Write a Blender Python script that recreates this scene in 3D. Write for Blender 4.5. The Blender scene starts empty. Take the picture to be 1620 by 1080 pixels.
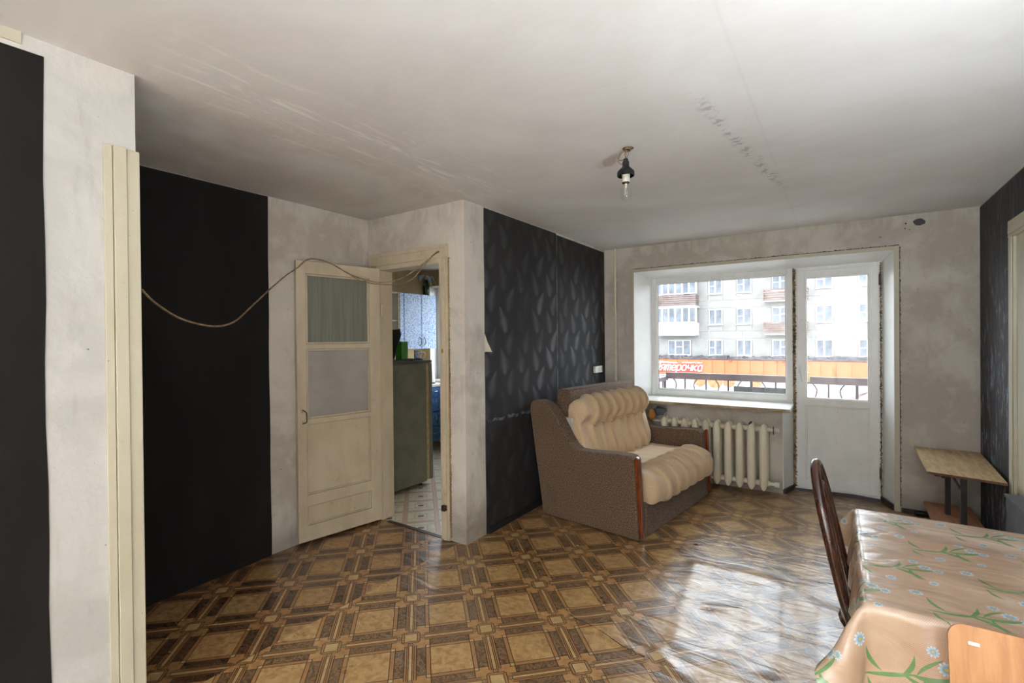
import bpy, bmesh, math, random
from mathutils import Vector, Matrix
random.seed(7)
C = bpy.context.scene.collection
PI = math.pi

# ------------------------------------------------------------------ camera, world, lights, exposure
def make_camera():
    yaw, pit, rol, f = 0.5964, -0.0057, -0.0092, 762.77
    fw = Vector((-math.sin(yaw)*math.cos(pit), math.cos(yaw)*math.cos(pit), math.sin(pit)))
    rt = fw.cross(Vector((0, 0, 1))).normalized(); up = rt.cross(fw)
    c, s = math.cos(rol), math.sin(rol)
    r2 = rt*c + up*s; u2 = up*c - rt*s
    cam = bpy.data.cameras.new('camera'); o = bpy.data.objects.new('camera', cam); C.objects.link(o)
    m = Matrix((r2, u2, -fw)).transposed().to_4x4(); m.translation = (0, 0, 1.46)
    o.matrix_world = m
    cam.sensor_width = 36; cam.lens = 36*f/1620; cam.clip_start = .02; cam.clip_end = 300
    bpy.context.scene.camera = o
make_camera()

SKY = 4.1
w = bpy.data.worlds.new('overcast_sky'); bpy.context.scene.world = w; w.use_nodes = True
nt = w.node_tree; bgn = nt.nodes['Background']
bgn.inputs[0].default_value = (.86, .93, 1, 1); bgn.inputs[1].default_value = SKY

def area(name, loc, target, sx, sy, power, color=(1, 1, 1), portal=False, spread=180):
    l = bpy.data.lights.new(name, 'AREA'); l.shape = 'RECTANGLE'; l.size = sx; l.size_y = sy
    l.energy = power; l.color = color; l.spread = math.radians(spread)
    o = bpy.data.objects.new(name, l); C.objects.link(o); o.location = loc
    o.rotation_euler = (Vector(target)-Vector(loc)).to_track_quat('-Z', 'Y').to_euler()
    if portal: l.cycles.is_portal = True
    return o
# unseen lamps added as fill, modelled on a camera flash: bounced off the rear wall, the right wall behind the camera and the ceiling
area('fill_to_rear_wall', (-.3, -1.5, 1.5), (-.7, -3.1, 1.9), .4, .4, 165, (.82, .91, 1))
area('fill_to_right_wall', (-.1, -1.0, 1.35), (.9, -1.0, 1.75), .4, .4, 66, (.82, .91, 1))
area('fill_to_ceiling', (.1, -.6, 1.2), (.1, -.62, 2.44), .6, .6, 8, (.84, .92, 1))
area('fill_right_to_ceiling', (.68, 1.0, .95), (.62, 1.0, 2.44), .5, .5, 25, (.84, .92, 1))
area('window_portal', (-.72, 5.55, 1.3), (-.72, 0, 1.3), 2.2, 1.9, 1, portal=True)
area('kitchen_portal', (-3.95, 5.55, 1.5), (-3.95, 0, 1.5), 1.7, 1.4, 1, portal=True)

vs = bpy.context.scene.view_settings
vs.view_transform = 'Standard'; vs.look = 'None'; vs.exposure = 1.07; vs.gamma = 1; vs.use_curve_mapping = False
bpy.context.scene.cycles.max_bounces = 8
bpy.context.scene.cycles.diffuse_bounces = 5
bpy.context.scene.cycles.transparent_max_bounces = 12
bpy.context.scene.cycles.sample_clamp_indirect = 6

# ------------------------------------------------------------------ node expressions
class X:
    nt = None
    def __init__(s, v): s.v = v.v if isinstance(v, X) else v
    def _m(s, op, *a, clamp=False):
        n = X.nt.nodes.new('ShaderNodeMath'); n.operation = op; n.use_clamp = clamp
        for i, q in enumerate((s,)+a):
            q = q.v if isinstance(q, X) else q
            if isinstance(q, (int, float)): n.inputs[i].default_value = q
            else: X.nt.links.new(q, n.inputs[i])
        return X(n.outputs[0])
    def __add__(s, o): return s._m('ADD', o)
    __radd__ = __add__
    def __sub__(s, o): return s._m('SUBTRACT', o)
    def __rsub__(s, o): return X(o)._m('SUBTRACT', s)
    def __mul__(s, o): return s._m('MULTIPLY', o)
    __rmul__ = __mul__
    def __truediv__(s, o): return s._m('DIVIDE', o)
    def lt(s, o): return s._m('LESS_THAN', o)
    def gt(s, o): return s._m('GREATER_THAN', o)
    def abs(s): return s._m('ABSOLUTE')
    def frac(s): return s._m('FRACT')
    def floor(s): return s._m('FLOOR')
    def sin(s): return s._m('SINE')
    def cos(s): return s._m('COSINE')
    def sqrt(s): return s._m('SQRT')
    def min(s, o): return s._m('MINIMUM', o)
    def max(s, o): return s._m('MAXIMUM', o)
    def clamp(s): return s._m('ADD', 0, clamp=True)
    def ramp(s, a, b):            # 0 at a, 1 at b, clamped and smooth
        n = X.nt.nodes.new('ShaderNodeMapRange'); n.interpolation_type = 'SMOOTHSTEP'
        X.nt.links.new(s.v, n.inputs[0]); n.inputs[1].default_value = a; n.inputs[2].default_value = b
        return X(n.outputs[0])
    def near(s, c, w):            # 1 where |s-c| < w
        return (s-c).abs().lt(w)
def lin(c):
    return tuple(((v/255)/12.92 if v <= 10 else ((v/255+.055)/1.055)**2.4) for v in c)
def mix(f, a, b, mode='MIX'):
    n = X.nt.nodes.new('ShaderNodeMix'); n.data_type = 'RGBA'; n.blend_type = mode
    for i, q in ((0, f), (6, a), (7, b)):
        q = q.v if isinstance(q, X) else q
        if isinstance(q, (int, float)): n.inputs[i].default_value = q
        elif isinstance(q, tuple): n.inputs[i].default_value = (*q, 1)
        else: X.nt.links.new(q, n.inputs[i])
    return n.outputs[2]
def coords(kind='Object', scale=(1, 1, 1)):
    t = X.nt.nodes.new('ShaderNodeTexCoord'); o = t.outputs[kind]
    if scale != (1, 1, 1):
        m = X.nt.nodes.new('ShaderNodeMapping'); m.inputs['Scale'].default_value = scale
        X.nt.links.new(o, m.inputs[0]); o = m.outputs[0]
    return o
def xyz(vec):
    n = X.nt.nodes.new('ShaderNodeSeparateXYZ'); X.nt.links.new(vec, n.inputs[0])
    return X(n.outputs[0]), X(n.outputs[1]), X(n.outputs[2])
def vec(x, y, z=0.0):
    n = X.nt.nodes.new('ShaderNodeCombineXYZ')
    for i, q in enumerate((x, y, z)):
        q = q.v if isinstance(q, X) else q
        if isinstance(q, (int, float)): n.inputs[i].default_value = q
        else: X.nt.links.new(q, n.inputs[i])
    return n.outputs[0]
def noise(vc, scale, detail=4, rough=.6, dist=0):
    n = X.nt.nodes.new('ShaderNodeTexNoise'); X.nt.links.new(vc, n.inputs['Vector'])
    n.inputs['Scale'].default_value = scale; n.inputs['Detail'].default_value = detail
    n.inputs['Roughness'].default_value = rough; n.inputs['Distortion'].default_value = dist
    return X(n.outputs[0])
def new_mat(name):
    m = bpy.data.materials.new(name); m.use_nodes = True; X.nt = m.node_tree
    return m, m.node_tree.nodes['Principled BSDF']
def put(p, key, v):
    v = v.v if isinstance(v, X) else v
    if isinstance(v, tuple): p.inputs[key].default_value = (*v, 1)
    elif isinstance(v, (int, float)): p.inputs[key].default_value = v
    else: X.nt.links.new(v, p.inputs[key])
def bump(p, hgt, strength=.3, dist=.01):
    b = X.nt.nodes.new('ShaderNodeBump'); b.inputs['Strength'].default_value = strength
    b.inputs['Distance'].default_value = dist
    X.nt.links.new(hgt.v if isinstance(hgt, X) else hgt, b.inputs['Height'])
    X.nt.links.new(b.outputs[0], p.inputs['Normal'])
def simple(name, c1, c2=None, scale=8, rough=.6, metal=0, bmp=0, bscale=60, stretch=(1, 1, 1), spec=.5, coat=0):
    m, p = new_mat(name); a = lin(c1); b = lin(c2 or c1)
    vc = coords('Object', stretch)
    put(p, 'Base Color', mix(noise(vc, scale, 5).ramp(.35, .65), a, b)); put(p, 'Roughness', rough); put(p, 'Metallic', metal)
    p.inputs['Specular IOR Level'].default_value = spec
    if coat: p.inputs['Coat Weight'].default_value = coat; p.inputs['Coat Roughness'].default_value = .12
    if bmp: bump(p, noise(vc, bscale, 3), bmp, .004)
    return m

def plaster_mat(name, c1, c2, c3):
    m, p = new_mat(name); vc = coords(); x, y, z = xyz(vc)
    n1 = noise(vc, 1.7, 8, .62, .4); n2 = noise(vc, 9, 6, .6, .2); n3 = noise(coords('Object', (3, 3, .7)), 4, 5)
    col = mix(n1.ramp(.42, .58), lin(c1), lin(c2))
    col = mix(n2.ramp(.5, .75)*.45, col, lin(c3))
    col = mix(n3.ramp(.58, .7)*.18, col, lin((126, 118, 106)))
    # ragged rest of old whitewash under the ceiling
    old = (z + n2*.16 + n1*.12).ramp(2.46, 2.52)
    col = mix(old*n3.ramp(.4, .6)*.6, col, lin((206, 201, 193)))
    dots = noise(vc, 33, 2).ramp(.735, .76)
    col = mix(dots*.6, col, lin((80, 70, 58)))
    grime = (z - n1*.35).ramp(.12, -.12)
    col = mix(grime*.5, col, lin((96, 86, 74)))
    put(p, 'Base Color', col); put(p, 'Roughness', .85)
    bump(p, n2*.6+noise(vc, 45, 4)*.4+n1, .35, .012)
    return m
M = {}
M['plaster'] = plaster_mat('bare_plaster', (202, 195, 185), (180, 171, 160), (214, 208, 200))
M['plaster_white'] = plaster_mat('whitened_plaster', (190, 188, 184), (178, 176, 171), (200, 198, 195))

def ceiling_mat():
    m, p = new_mat('old_whitewashed_ceiling'); vc = coords(); x, y, z = xyz(vc)
    n1 = noise(vc, 1.1, 7, .6, .6); n2 = noise(coords('Object', (1.4, 4, 1)), 5, 6, .65, .5)
    col = mix(n1.ramp(.35, .65), lin((218, 216, 212)), lin((208, 204, 199)))
    col = mix(n2.ramp(.5, .72)*.35, col, lin((220, 218, 215)))
    # torn-out partition: rough filler ridge from the left wall to the kitchen corner
    rd = (x + 2.12 + (n2-.5)*.3).abs()
    band = (1-rd.ramp(.04, .16))*(y.gt(.72))*(y.lt(2.7))
    col = mix(band*.35, col, lin((226, 222, 216)))
    st = noise(coords('Object', (9, 1.1, 1)), 2.4, 7, .7, .8).ramp(.52, .62)*(1-(x+2.0).abs().ramp(.12, .42))*y.ramp(.6, .9)*(1-y.ramp(2.4, 2.9))
    col = mix(st*.75, col, lin((236, 234, 230)))
    # brownish shade over the alcove, painted into the ceiling colour
    alcove_shade = (1-(x+2.0).ramp(-.25, .1))*(y.gt(.5))
    col = mix(alcove_shade*n1.ramp(.2, .7)*.35, col, lin((160, 145, 128)))
    # mould specks along the slab joint right of the lamp
    jx = x + .47 - (y-2.2)*.11 + (n2-.5)*.08
    j = (1-jx.abs().ramp(.0, .05))*y.ramp(1.95, 2.25)*(1-y.ramp(3.3, 3.9))
    spots = noise(vc, 26, 4).ramp(.47, .6)
    col = mix(j*spots*.5, col, lin((120, 118, 120)))
    col = mix((1-(x+.3).abs().ramp(.0, .012))*.35, col, lin((200, 196, 192)))
    put(p, 'Base Color', col); put(p, 'Roughness', .9)
    bump(p, n2*.25+n1*.8+band*n2*.8+noise(vc, 30, 5)*.05, .22, .012)
    return m
M['ceiling'] = ceiling_mat()

def lino_mat(name, ou, ov, walnut, walnut2, tile, tile2, orange, P=.3704, wave=True):
    m, p = new_mat(name); vc = coords(); x, y, z = xyz(vc)
    r = .70711/P
    u = (((x+y)*r - ou/P + 40).frac()); v = (((y-x)*r - ov/P + 40).frac())
    u = u.min(1-u); v = v.min(1-v)                  # distance to the node lines, in periods
    # swirled walnut
    sw = noise(vc, 16, 3, .5, 2.2)
    rings = ((sw*34).sin()*.5+.5)
    wal = mix(rings.ramp(.1, .9), lin(walnut), lin(walnut2))
    burl = mix(noise(vc, 26, 6, .7, .6).ramp(.35, .62), lin(tile2), lin(tile))
    burl2 = mix(.45, burl, lin(orange))
    oran = mix(noise(vc, 90, 2).ramp(.3, .7), lin(orange), lin(tile2))
    light = mix(.35, burl, lin((200, 175, 125)))
    dark = lin((44, 24, 12))
    a, b = u.min(v), u.max(v)
    col = wal
    col = mix(a.gt(.245), col, burl)                                     # big burl square
    fr = (a.gt(.19))*(a.lt(.245)); col = mix(fr*b.gt(.19), col, oran)    # its orange border
    col = mix((a.gt(.19))*(b.lt(.245)), col, light)                      # crossing squares
    col = mix((b.lt(.19)).max((a.lt(.19))*(b.lt(.245))), col, burl2)     # corner blocks round each node
    strip = (a.lt(.072))*b.gt(.14)
    col = mix(strip, col, oran); col = mix((a.lt(.022))*b.gt(.14), col, light)
    # the node
    col = mix(b.lt(.118), col, oran); col = mix(b.lt(.083), col, light)
    def ln(s, c, w=.0055): return s.near(c, w)
    L = ln(a, .245)*b.gt(.07); L = L.max(ln(a, .19)*b.gt(.19)); L = L.max(ln(b, .19)*a.gt(.072)*a.lt(.19)*.0)
    L = L.max(ln(b, .245)*a.gt(.072)*a.lt(.245))
    for c in (.072, .045, .022): L = L.max(ln(a, c)*b.gt(.175))
    L = L.max(ln(b, .083)*a.lt(.083)); L = L.max(ln(b, .118)*a.lt(.095)); L = L.max(ln(a, .095)*b.gt(.083)*b.lt(.118))
    ring = ((a*a+(b-.148)*(b-.148)).sqrt()); L = L.max(ln(ring, .03)); L = L.max(ln(ring, .012, .004))
    col = mix(L*.92, col, dark)
    # wear, dust, dirt by the walls
    n = noise(vc, 3.2, 7, .65, .5)
    col = mix(n.ramp(.5, .8)*.18, col, lin((150, 138, 120)))
    dust = (y.ramp(4.3, 5.2)*n.ramp(.3, .6)); col = mix(dust*.45, col, lin((104, 92, 78)))
    put(p, 'Base Color', col)
    nr = noise(vc, 7, 6, .7)
    put(p, 'Roughness', nr.ramp(.3, .75)*.14 + .27 + dust*.2)
    put(p, 'Specular IOR Level', 1.0)
    p.inputs['Coat Weight'].default_value = .25; p.inputs['Coat Roughness'].default_value = .18
    hgt = noise(coords('Object', (1.6, 5.5, 1)), 2.1, 3, .5, 1.2)*1.0 + noise(vc, 9, 3)*.12 + noise(vc, 120, 2)*.006
    near_ = 1-(((x+.35)*(x+.35)+(y-2.75)*(y-2.75)).sqrt()).ramp(.5, 1.4)
    bump(p, hgt*(near_*.35+1) + near_*noise(coords('Object', (2, 1.2, 1)), 3, 2, .5, 1)*.3, .30, .02)
    return m
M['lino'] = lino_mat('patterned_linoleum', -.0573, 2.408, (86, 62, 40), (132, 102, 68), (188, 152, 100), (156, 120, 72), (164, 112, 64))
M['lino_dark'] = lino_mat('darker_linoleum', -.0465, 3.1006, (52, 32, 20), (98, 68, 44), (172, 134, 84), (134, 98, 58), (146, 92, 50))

def kitchen_floor():
    m, p = new_mat('kitchen_linoleum'); vc = coords(); x, y, z = xyz(vc)
    r = .70711/.256
    u = ((x+y)*r+.52+40).frac(); v = ((y-x)*r+.61+40).frac()
    u = u.min(1-u); v = v.min(1-v); a, b = u.min(v), u.max(v)
    col = mix(noise(vc, 14, 5).ramp(.3, .7), lin((214, 208, 190)), lin((192, 182, 160)))
    col = mix((a.lt(.07)), col, lin((186, 156, 134)))
    col = mix((u.gt(.41))*(v.gt(.43)), col, lin((104, 70, 58)))
    L = (a.near(.3, .008)*b.gt(.3)).max(a.near(.07, .006))
    col = mix(L*.7, col, lin((96, 80, 68)))
    put(p, 'Base Color', col); put(p, 'Roughness', .35)
    return m
M['kitchen_lino'] = kitchen_floor()

def feather_paper(name, axis):
    m, p = new_mat(name); vc = coords(); x, y, z = xyz(vc)
    h = y if axis == 'y' else x
    total = None
    for k, (cw, ch, oh, oz, lean) in enumerate(((.24, .33, .03, .05, .9), (.24, .33, .15, .21, -.8))):
        cu = (h+oh+40*cw)/cw; cx = (cu.frac()-.5)*cw
        cz = (((z+oz)/ch).frac()-.5)*ch
        t = (cz+.11)/.23                                    # 0 at the quill, 1 at the tip
        jit = (((cu.floor()*12.9+((z+oz)/ch).floor()*78.2).sin())*437.5).frac()
        sx = cx - (t-.5)*(jit*.7+.6)*.10*lean + ((t-.15)*PI*1.1).sin()*.026*lean
        wid = ((t.clamp())._m('POWER', .75)*PI).sin().max(0)*.075 + .003
        barb = ((t*82 - sx.abs()*260 - (sx*sx)*2600 + noise(vc, 18, 2)*9).sin()*.5+.5)
        wid = wid*(barb*.5+.5)*(noise(vc, 17, 4)*1.3+.35)
        env = (1-(sx.abs()/wid).ramp(.1, 1.15))*t.ramp(0, .12)*(1-t.ramp(.86, 1.02))
        f = env*(barb*.7+.3)*(jit*.75+.25)
        total = f if total is None else total.max(f)
    n = noise(vc, 2.1, 5, .6)
    col = mix(n.ramp(.3, .7), lin((27, 25, 25)), lin((37, 35, 35)))
    vis = n.ramp(.36, .62)*.62*(1-(z-1.35).abs().ramp(.25, 1.0)*.75)
    col = mix(total*vis*.75, col, lin((124, 124, 136)))
    sc = noise(coords('Object', (1, 1, .55)), 11, 8, .75, 1.5)
    col = mix(sc.ramp(.66, .74)*.5*((z-.86).abs().ramp(.55, 0)), col, lin((150, 150, 156)))
    seam = (y-3.98).abs() if axis == 'y' else (x-50).abs()
    col = mix((1-seam.ramp(.0, .012))*noise(vc, 9, 4).ramp(.35, .6)*.55, col, lin((136, 134, 134)))
    hem = (z+noise(vc, 6, 3)*.06); col = mix(hem.near(.87, .012)*noise(vc, 30, 3).ramp(.45, .6)*.6, col, lin((120, 124, 134)))
    put(p, 'Base Color', col); put(p, 'Roughness', .85-total*.3)
    bump(p, total*.5+noise(vc, 60, 3)*.2+noise(vc, 2.5, 3)*1.3, .3, .005)
    return m
M['feather'] = feather_paper('black_feather_wallpaper', 'y')

def black_paper():
    m, p = new_mat('black_wallpaper'); vc = coords(); x, y, z = xyz(vc)
    n = noise(coords('Object', (1, 1, .35)), 3, 6, .6)
    col = mix(n.ramp(.3, .7), lin((22, 20, 19)), lin((32, 29, 28)))
    sc = noise(coords('Object', (1, 1.6, 1)), 17, 6, .8, 2)
    col = mix(sc.ramp(.73, .78)*.45, col, lin((150, 148, 145)))
    put(p, 'Base Color', col); put(p, 'Roughness', .88); put(p, 'Specular IOR Level', .25)
    bump(p, noise(vc, 260, 1)*.4+n, .25, .003)
    return m
M['black'] = black_paper()

def streak_paper():
    m, p = new_mat('black_brushed_wallpaper'); vc = coords(); x, y, z = xyz(vc)
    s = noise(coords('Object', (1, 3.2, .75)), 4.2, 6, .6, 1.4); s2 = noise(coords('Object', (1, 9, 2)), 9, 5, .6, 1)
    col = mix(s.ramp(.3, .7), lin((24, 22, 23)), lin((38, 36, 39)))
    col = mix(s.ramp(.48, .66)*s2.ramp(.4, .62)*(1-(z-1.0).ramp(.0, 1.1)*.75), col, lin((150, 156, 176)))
    put(p, 'Base Color', col); put(p, 'Roughness', .68)
    bump(p, s2*.6+s, .35, .006)
    return m
M['streak'] = streak_paper()

def paint(name, c, c2, dirt=(92, 78, 58), amount=.5, rough=.45):
    m, p = new_mat(name); vc = coords(); x, y, z = xyz(vc)
    n = noise(coords('Object', (1, 1, .5)), 5, 7, .65, .3); n2 = noise(vc, 22, 5, .7)
    col = mix(n.ramp(.3, .7), lin(c), lin(c2))
    col = mix(n2.ramp(.6, .78)*n.ramp(.35, .65)*amount, col, lin(dirt))
    col = mix(noise(vc, 60, 2).ramp(.74, .77)*.7, col, lin((60, 48, 36)))
    put(p, 'Base Color', col); put(p, 'Roughness', rough)
    bump(p, n2*.6+noise(vc, 80, 2)*.3, .3, .003)
    return m
M['cream'] = paint('cream_oil_paint', (192, 186, 166), (182, 175, 153), amount=.25)
M['door_cream'] = paint('worn_cream_paint', (204, 190, 166), (184, 169, 144), amount=.7)
M['chipped'] = paint('chipped_paint_edge', (176, 158, 122), (120, 98, 66), (150, 104, 50), .8)
M['upvc'] = paint('grey_white_plastic', (236, 237, 236), (224, 225, 223), amount=.25, rough=.35)
M['reveal'] = simple('white_plastic_panel', (228, 229, 226), (220, 221, 218), 3, .28)
M['sill'] = simple('white_sill_board', (222, 221, 217), (212, 210, 205), 4, .3)
M['foam'] = simple('dirty_mounting_foam', (150, 132, 98), (64, 50, 34), 24, .9, bmp=.9, bscale=50)
M['radiator'] = paint('yellowed_radiator_paint', (228, 220, 198), (214, 204, 178), (110, 88, 58), .4, .4)
M['brown_base'] = simple('brown_baseboard_paint', (60, 40, 30), (44, 30, 24), 12, .45)
M['white'] = simple('white_plastic', (228, 226, 220), (216, 213, 205), 5, .4)
M['steel'] = simple('worn_metal', (150, 146, 138), (110, 104, 96), 20, .35, 1)
M['tarnish'] = simple('tarnished_handle_metal', (104, 92, 76), (70, 58, 44), 40, .4, .8)
M['darkmetal'] = simple('dark_painted_metal', (44, 40, 40), (34, 30, 30), 20, .5)
M['bakelite'] = simple('black_bakelite', (30, 30, 34), (22, 22, 25), 20, .35)
M['ceramic'] = simple('white_ceramic', (222, 216, 200), (205, 198, 182), 20, .35)
M['wire'] = simple('old_tan_wire', (150, 126, 92), (112, 90, 62), 30, .6)
M['trimwood'] = simple('red_brown_lacquered_wood', (134, 58, 26), (92, 36, 16), 14, .22, stretch=(6, 6, .6), coat=.6)
M['bentwood'] = simple('dark_brown_lacquered_wood', (74, 40, 28), (46, 24, 18), 10, .2, stretch=(3, 3, .8), coat=.7)
M['ply'] = simple('orange_plywood', (196, 142, 92), (176, 120, 72), 5, .42, stretch=(7, 1, .8), bmp=.15)
M['ply_pale'] = simple('pale_worn_plywood', (198, 172, 132), (168, 140, 100), 6, .5, stretch=(7, 1, 1), bmp=.15)
M['ply_red'] = simple('reddish_plywood', (170, 118, 86), (148, 98, 70), 6, .5, stretch=(7, 1, 1))
M['plyedge'] = simple('dark_plywood_edge', (112, 72, 44), (80, 50, 32), 30, .6)
M['fridge'] = simple('grey_green_fridge_enamel', (124, 124, 110), (110, 110, 97), 6, .5, bmp=.1)
M['fridge_edge'] = simple('yellowed_fridge_gasket', (190, 172, 126), (168, 148, 100), 20, .5)
M['grey'] = simple('grey_painted_metal', (96, 96, 100), (80, 80, 86), 7, .5)
M['green'] = simple('bright_green_card', (72, 150, 30), (60, 130, 26), 5, .5)
M['blackfab'] = simple('black_fabric', (30, 28, 30), (20, 19, 21), 20, .7, bmp=.4)
M['greyfab'] = simple('blue_grey_rag', (96, 102, 114), (76, 80, 92), 12, .9, bmp=.5)
M['ochre'] = simple('ochre_cloth', (176, 124, 56), (150, 100, 44), 12, .9, bmp=.3)
M['paper'] = simple('crumpled_paper', (196, 192, 184), (172, 166, 156), 14, .8)
M['leafred'] = simple('dry_red_leaf', (120, 52, 36), (84, 34, 26), 40, .6)
M['torn'] = simple('paper_backing', (206, 196, 178), (190, 180, 160), 20, .8)
M['chrome'] = simple('bright_handle_metal', (210, 208, 204), (190, 188, 184), 20, .2, 1)
M['gold'] = simple('golden_foil', (200, 160, 80), (170, 130, 60), 30, .35, .7)
M['bottlegreen'] = simple('dark_green_glazed', (30, 66, 48), (18, 40, 30), 30, .25)
M['foil'] = simple('pale_blue_foil', (190, 216, 240), (140, 180, 224), 14, .35)
M['kitchen_wall'] = simple('kitchen_distemper', (196, 178, 142), (180, 160, 124), 3, .85)
M['pattern_mug'] = simple('flowered_mug_glaze', (226, 224, 216), (90, 120, 190), 40, .3)

def blue_mat(name, hi, lo, sc):
    m, p = new_mat(name); vc = coords()
    n = noise(vc, sc, 4, .7, .8)
    put(p, 'Base Color', mix(n.ramp(.38, .6), lin(lo), lin(hi))); put(p, 'Roughness', .35)
    return m
M['blue_pale'] = blue_mat('pale_blue_mottled_laminate', (206, 224, 244), (70, 124, 196), 62)
M['blue_deep'] = blue_mat('deep_blue_mottled_laminate', (84, 140, 200), (32, 82, 150), 26)

def fabric(name, c1, c2, sc, sheen=.3, bm_=.5):
    m, p = new_mat(name); vc = coords()
    n = noise(vc, sc, 3, .8); n2 = noise(vc, 3.5, 5, .6)
    col = mix(n.ramp(.36, .64), lin(c1), lin(c2)); col = mix(n2.ramp(.55, .8)*.3, col, lin(tuple(int(v*.72) for v in c1)))
    put(p, 'Base Color', col); put(p, 'Roughness', .95)
    p.inputs['Sheen Weight'].default_value = sheen; p.inputs['Sheen Roughness'].default_value = .5
    bump(p, n, bm_, .004)
    return m
M['tweed'] = fabric('brown_tweed', (54, 39, 30), (126, 102, 80), 125, .1)
M['beige'] = fabric('beige_velour', (190, 162, 128), (210, 184, 150), 200, .3, .4)

def glass_mat(name, tint=(1, 1, 1), gl=.06):
    m = bpy.data.materials.new(name); m.use_nodes = True; n = m.node_tree; n.nodes.clear()
    out = n.nodes.new('ShaderNodeOutputMaterial'); mx = n.nodes.new('ShaderNodeMixShader')
    tr = n.nodes.new('ShaderNodeBsdfTransparent'); tr.inputs[0].default_value = (*tint, 1)
    g = n.nodes.new('ShaderNodeBsdfGlossy'); g.inputs['Roughness'].default_value = .03
    fr = n.nodes.new('ShaderNodeLayerWeight'); fr.inputs[0].default_value = .5
    pw = n.nodes.new('ShaderNodeMath'); pw.operation = 'POWER'; pw.inputs[1].default_value = 4
    ma = n.nodes.new('ShaderNodeMath'); ma.operation = 'MULTIPLY_ADD'; ma.inputs[1].default_value = .7; ma.inputs[2].default_value = .03
    n.links.new(fr.outputs['Facing'], pw.inputs[0]); n.links.new(pw.outputs[0], ma.inputs[0]); n.links.new(ma.outputs[0], mx.inputs[0]); n.links.new(tr.outputs[0], mx.inputs[1]); n.links.new(g.outputs[0], mx.inputs[2])
    n.links.new(mx.outputs[0], out.inputs[0])
    return m
M['glass'] = glass_mat('window_glass', (.97, .98, .98))
M['bulbglass'] = glass_mat('bulb_glass', (.985, .985, .98))
def ribbed_glass():
    m = bpy.data.materials.new('ribbed_door_glass'); m.use_nodes = True; X.nt = m.node_tree
    p = m.node_tree.nodes['Principled BSDF']; vc = coords(); x, y, z = xyz(vc)
    col = mix(noise(coords('Object', (12, 1, .4)), 4, 4).ramp(.35, .65), lin((150, 152, 140)), lin((170, 172, 158)))
    put(p, 'Base Color', col); put(p, 'Roughness', .22); p.inputs['Transmission Weight'].default_value = .45
    bump(p, (x*300).sin(), .1, .003)
    return m
M['ribbed'] = ribbed_glass()
M['door_glass'] = simple('frosted_dusty_glass', (168, 163, 158), (156, 150, 144), 3, .22)

def cloth_mat():
    m, p = new_mat('flowered_oilcloth'); uvn = coords('UV'); u, v, _ = xyz(uvn)
    vc = coords(); u = u*1.22; v = v*1.22
    weave = ((u*1100).sin()*(v*1100).sin())
    base = mix(weave.ramp(-.6, .6), lin((176, 140, 112)), lin((202, 174, 150)))
    base = mix(noise(uvn, 5, 4).ramp(.4, .7)*.35, base, lin((216, 196, 172)))
    white = noise(uvn, 2.4, 3, .4).ramp(.56, .6); base = mix(white*.3, base, lin((226, 212, 196)))
    cw, ch = .34, .27
    row = (v/ch).floor(); uu = (u/cw + (row*.5).frac()*1.0)
    cx = (uu.frac()-.5)*cw; cz = ((v/ch).frac()-.5)*ch
    green = None
    for (ox, oy, ang, ln_, cv, wd) in ((-.12, -.03, .25, .15, .35, .007), (-.02, -.02, 1.15, .09, .5, .006), (-.02, -.01, -.55, .12, -.45, .008),
                                       (.0, .0, .3, .13, .4, .009), (-.06, -.02, 2.1, .09, -.5, .006), (.04, .01, -1.2, .09, .4, .006),
                                       (-.1, -.04, -1.0, .07, .5, .005), (.02, .0, .85, .1, -.3, .005)):
        ca, sa = math.cos(ang), math.sin(ang)
        lx = (cx-ox)*ca + (cz-oy)*sa; ly = (cz-oy)*ca - (cx-ox)*sa
        t = lx/ln_; c0 = t*(t-1)*cv*ln_
        g = (ly-c0).abs().lt((t.clamp()*PI).sin()*wd)*t.gt(0)*t.lt(1)
        green = g if green is None else green.max(g)
    base = mix(green*.85, base, mix(noise(uvn, 40, 2), lin((52, 120, 62)), lin((96, 156, 92))))
    for (ox, oy, R) in ((.09, .05, .021), (.125, .035, .017), (.06, .09, .016), (-.13, .08, .02), (-.02, -.1, .017), (.1, -.08, .014)):
        dx, dy = cx-ox, cz-oy; r = (dx*dx+dy*dy).sqrt(); an = dy._m('ARCTAN2', dx)
        pet = r.lt(((an*5).cos().abs()*.4+.6)*R)
        base = mix(pet, base, mix((r/R).ramp(.2, 1.0), lin((120, 164, 196)), lin((208, 222, 230))))
        base = mix(r.lt(R*.26), base, lin((196, 176, 84)))
    put(p, 'Base Color', base); put(p, 'Roughness', .24); put(p, 'Specular IOR Level', .6)
    p.inputs['Coat Weight'].default_value = .4; p.inputs['Coat Roughness'].default_value = .15
    bump(p, noise(coords('UV', (1.6, 3.6, 1)), 3.2, 2, .45, 1.4)+noise(uvn, 16, 2)*.06+weave*.004, .4, .02)
    return m
M['cloth'] = cloth_mat()

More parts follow.
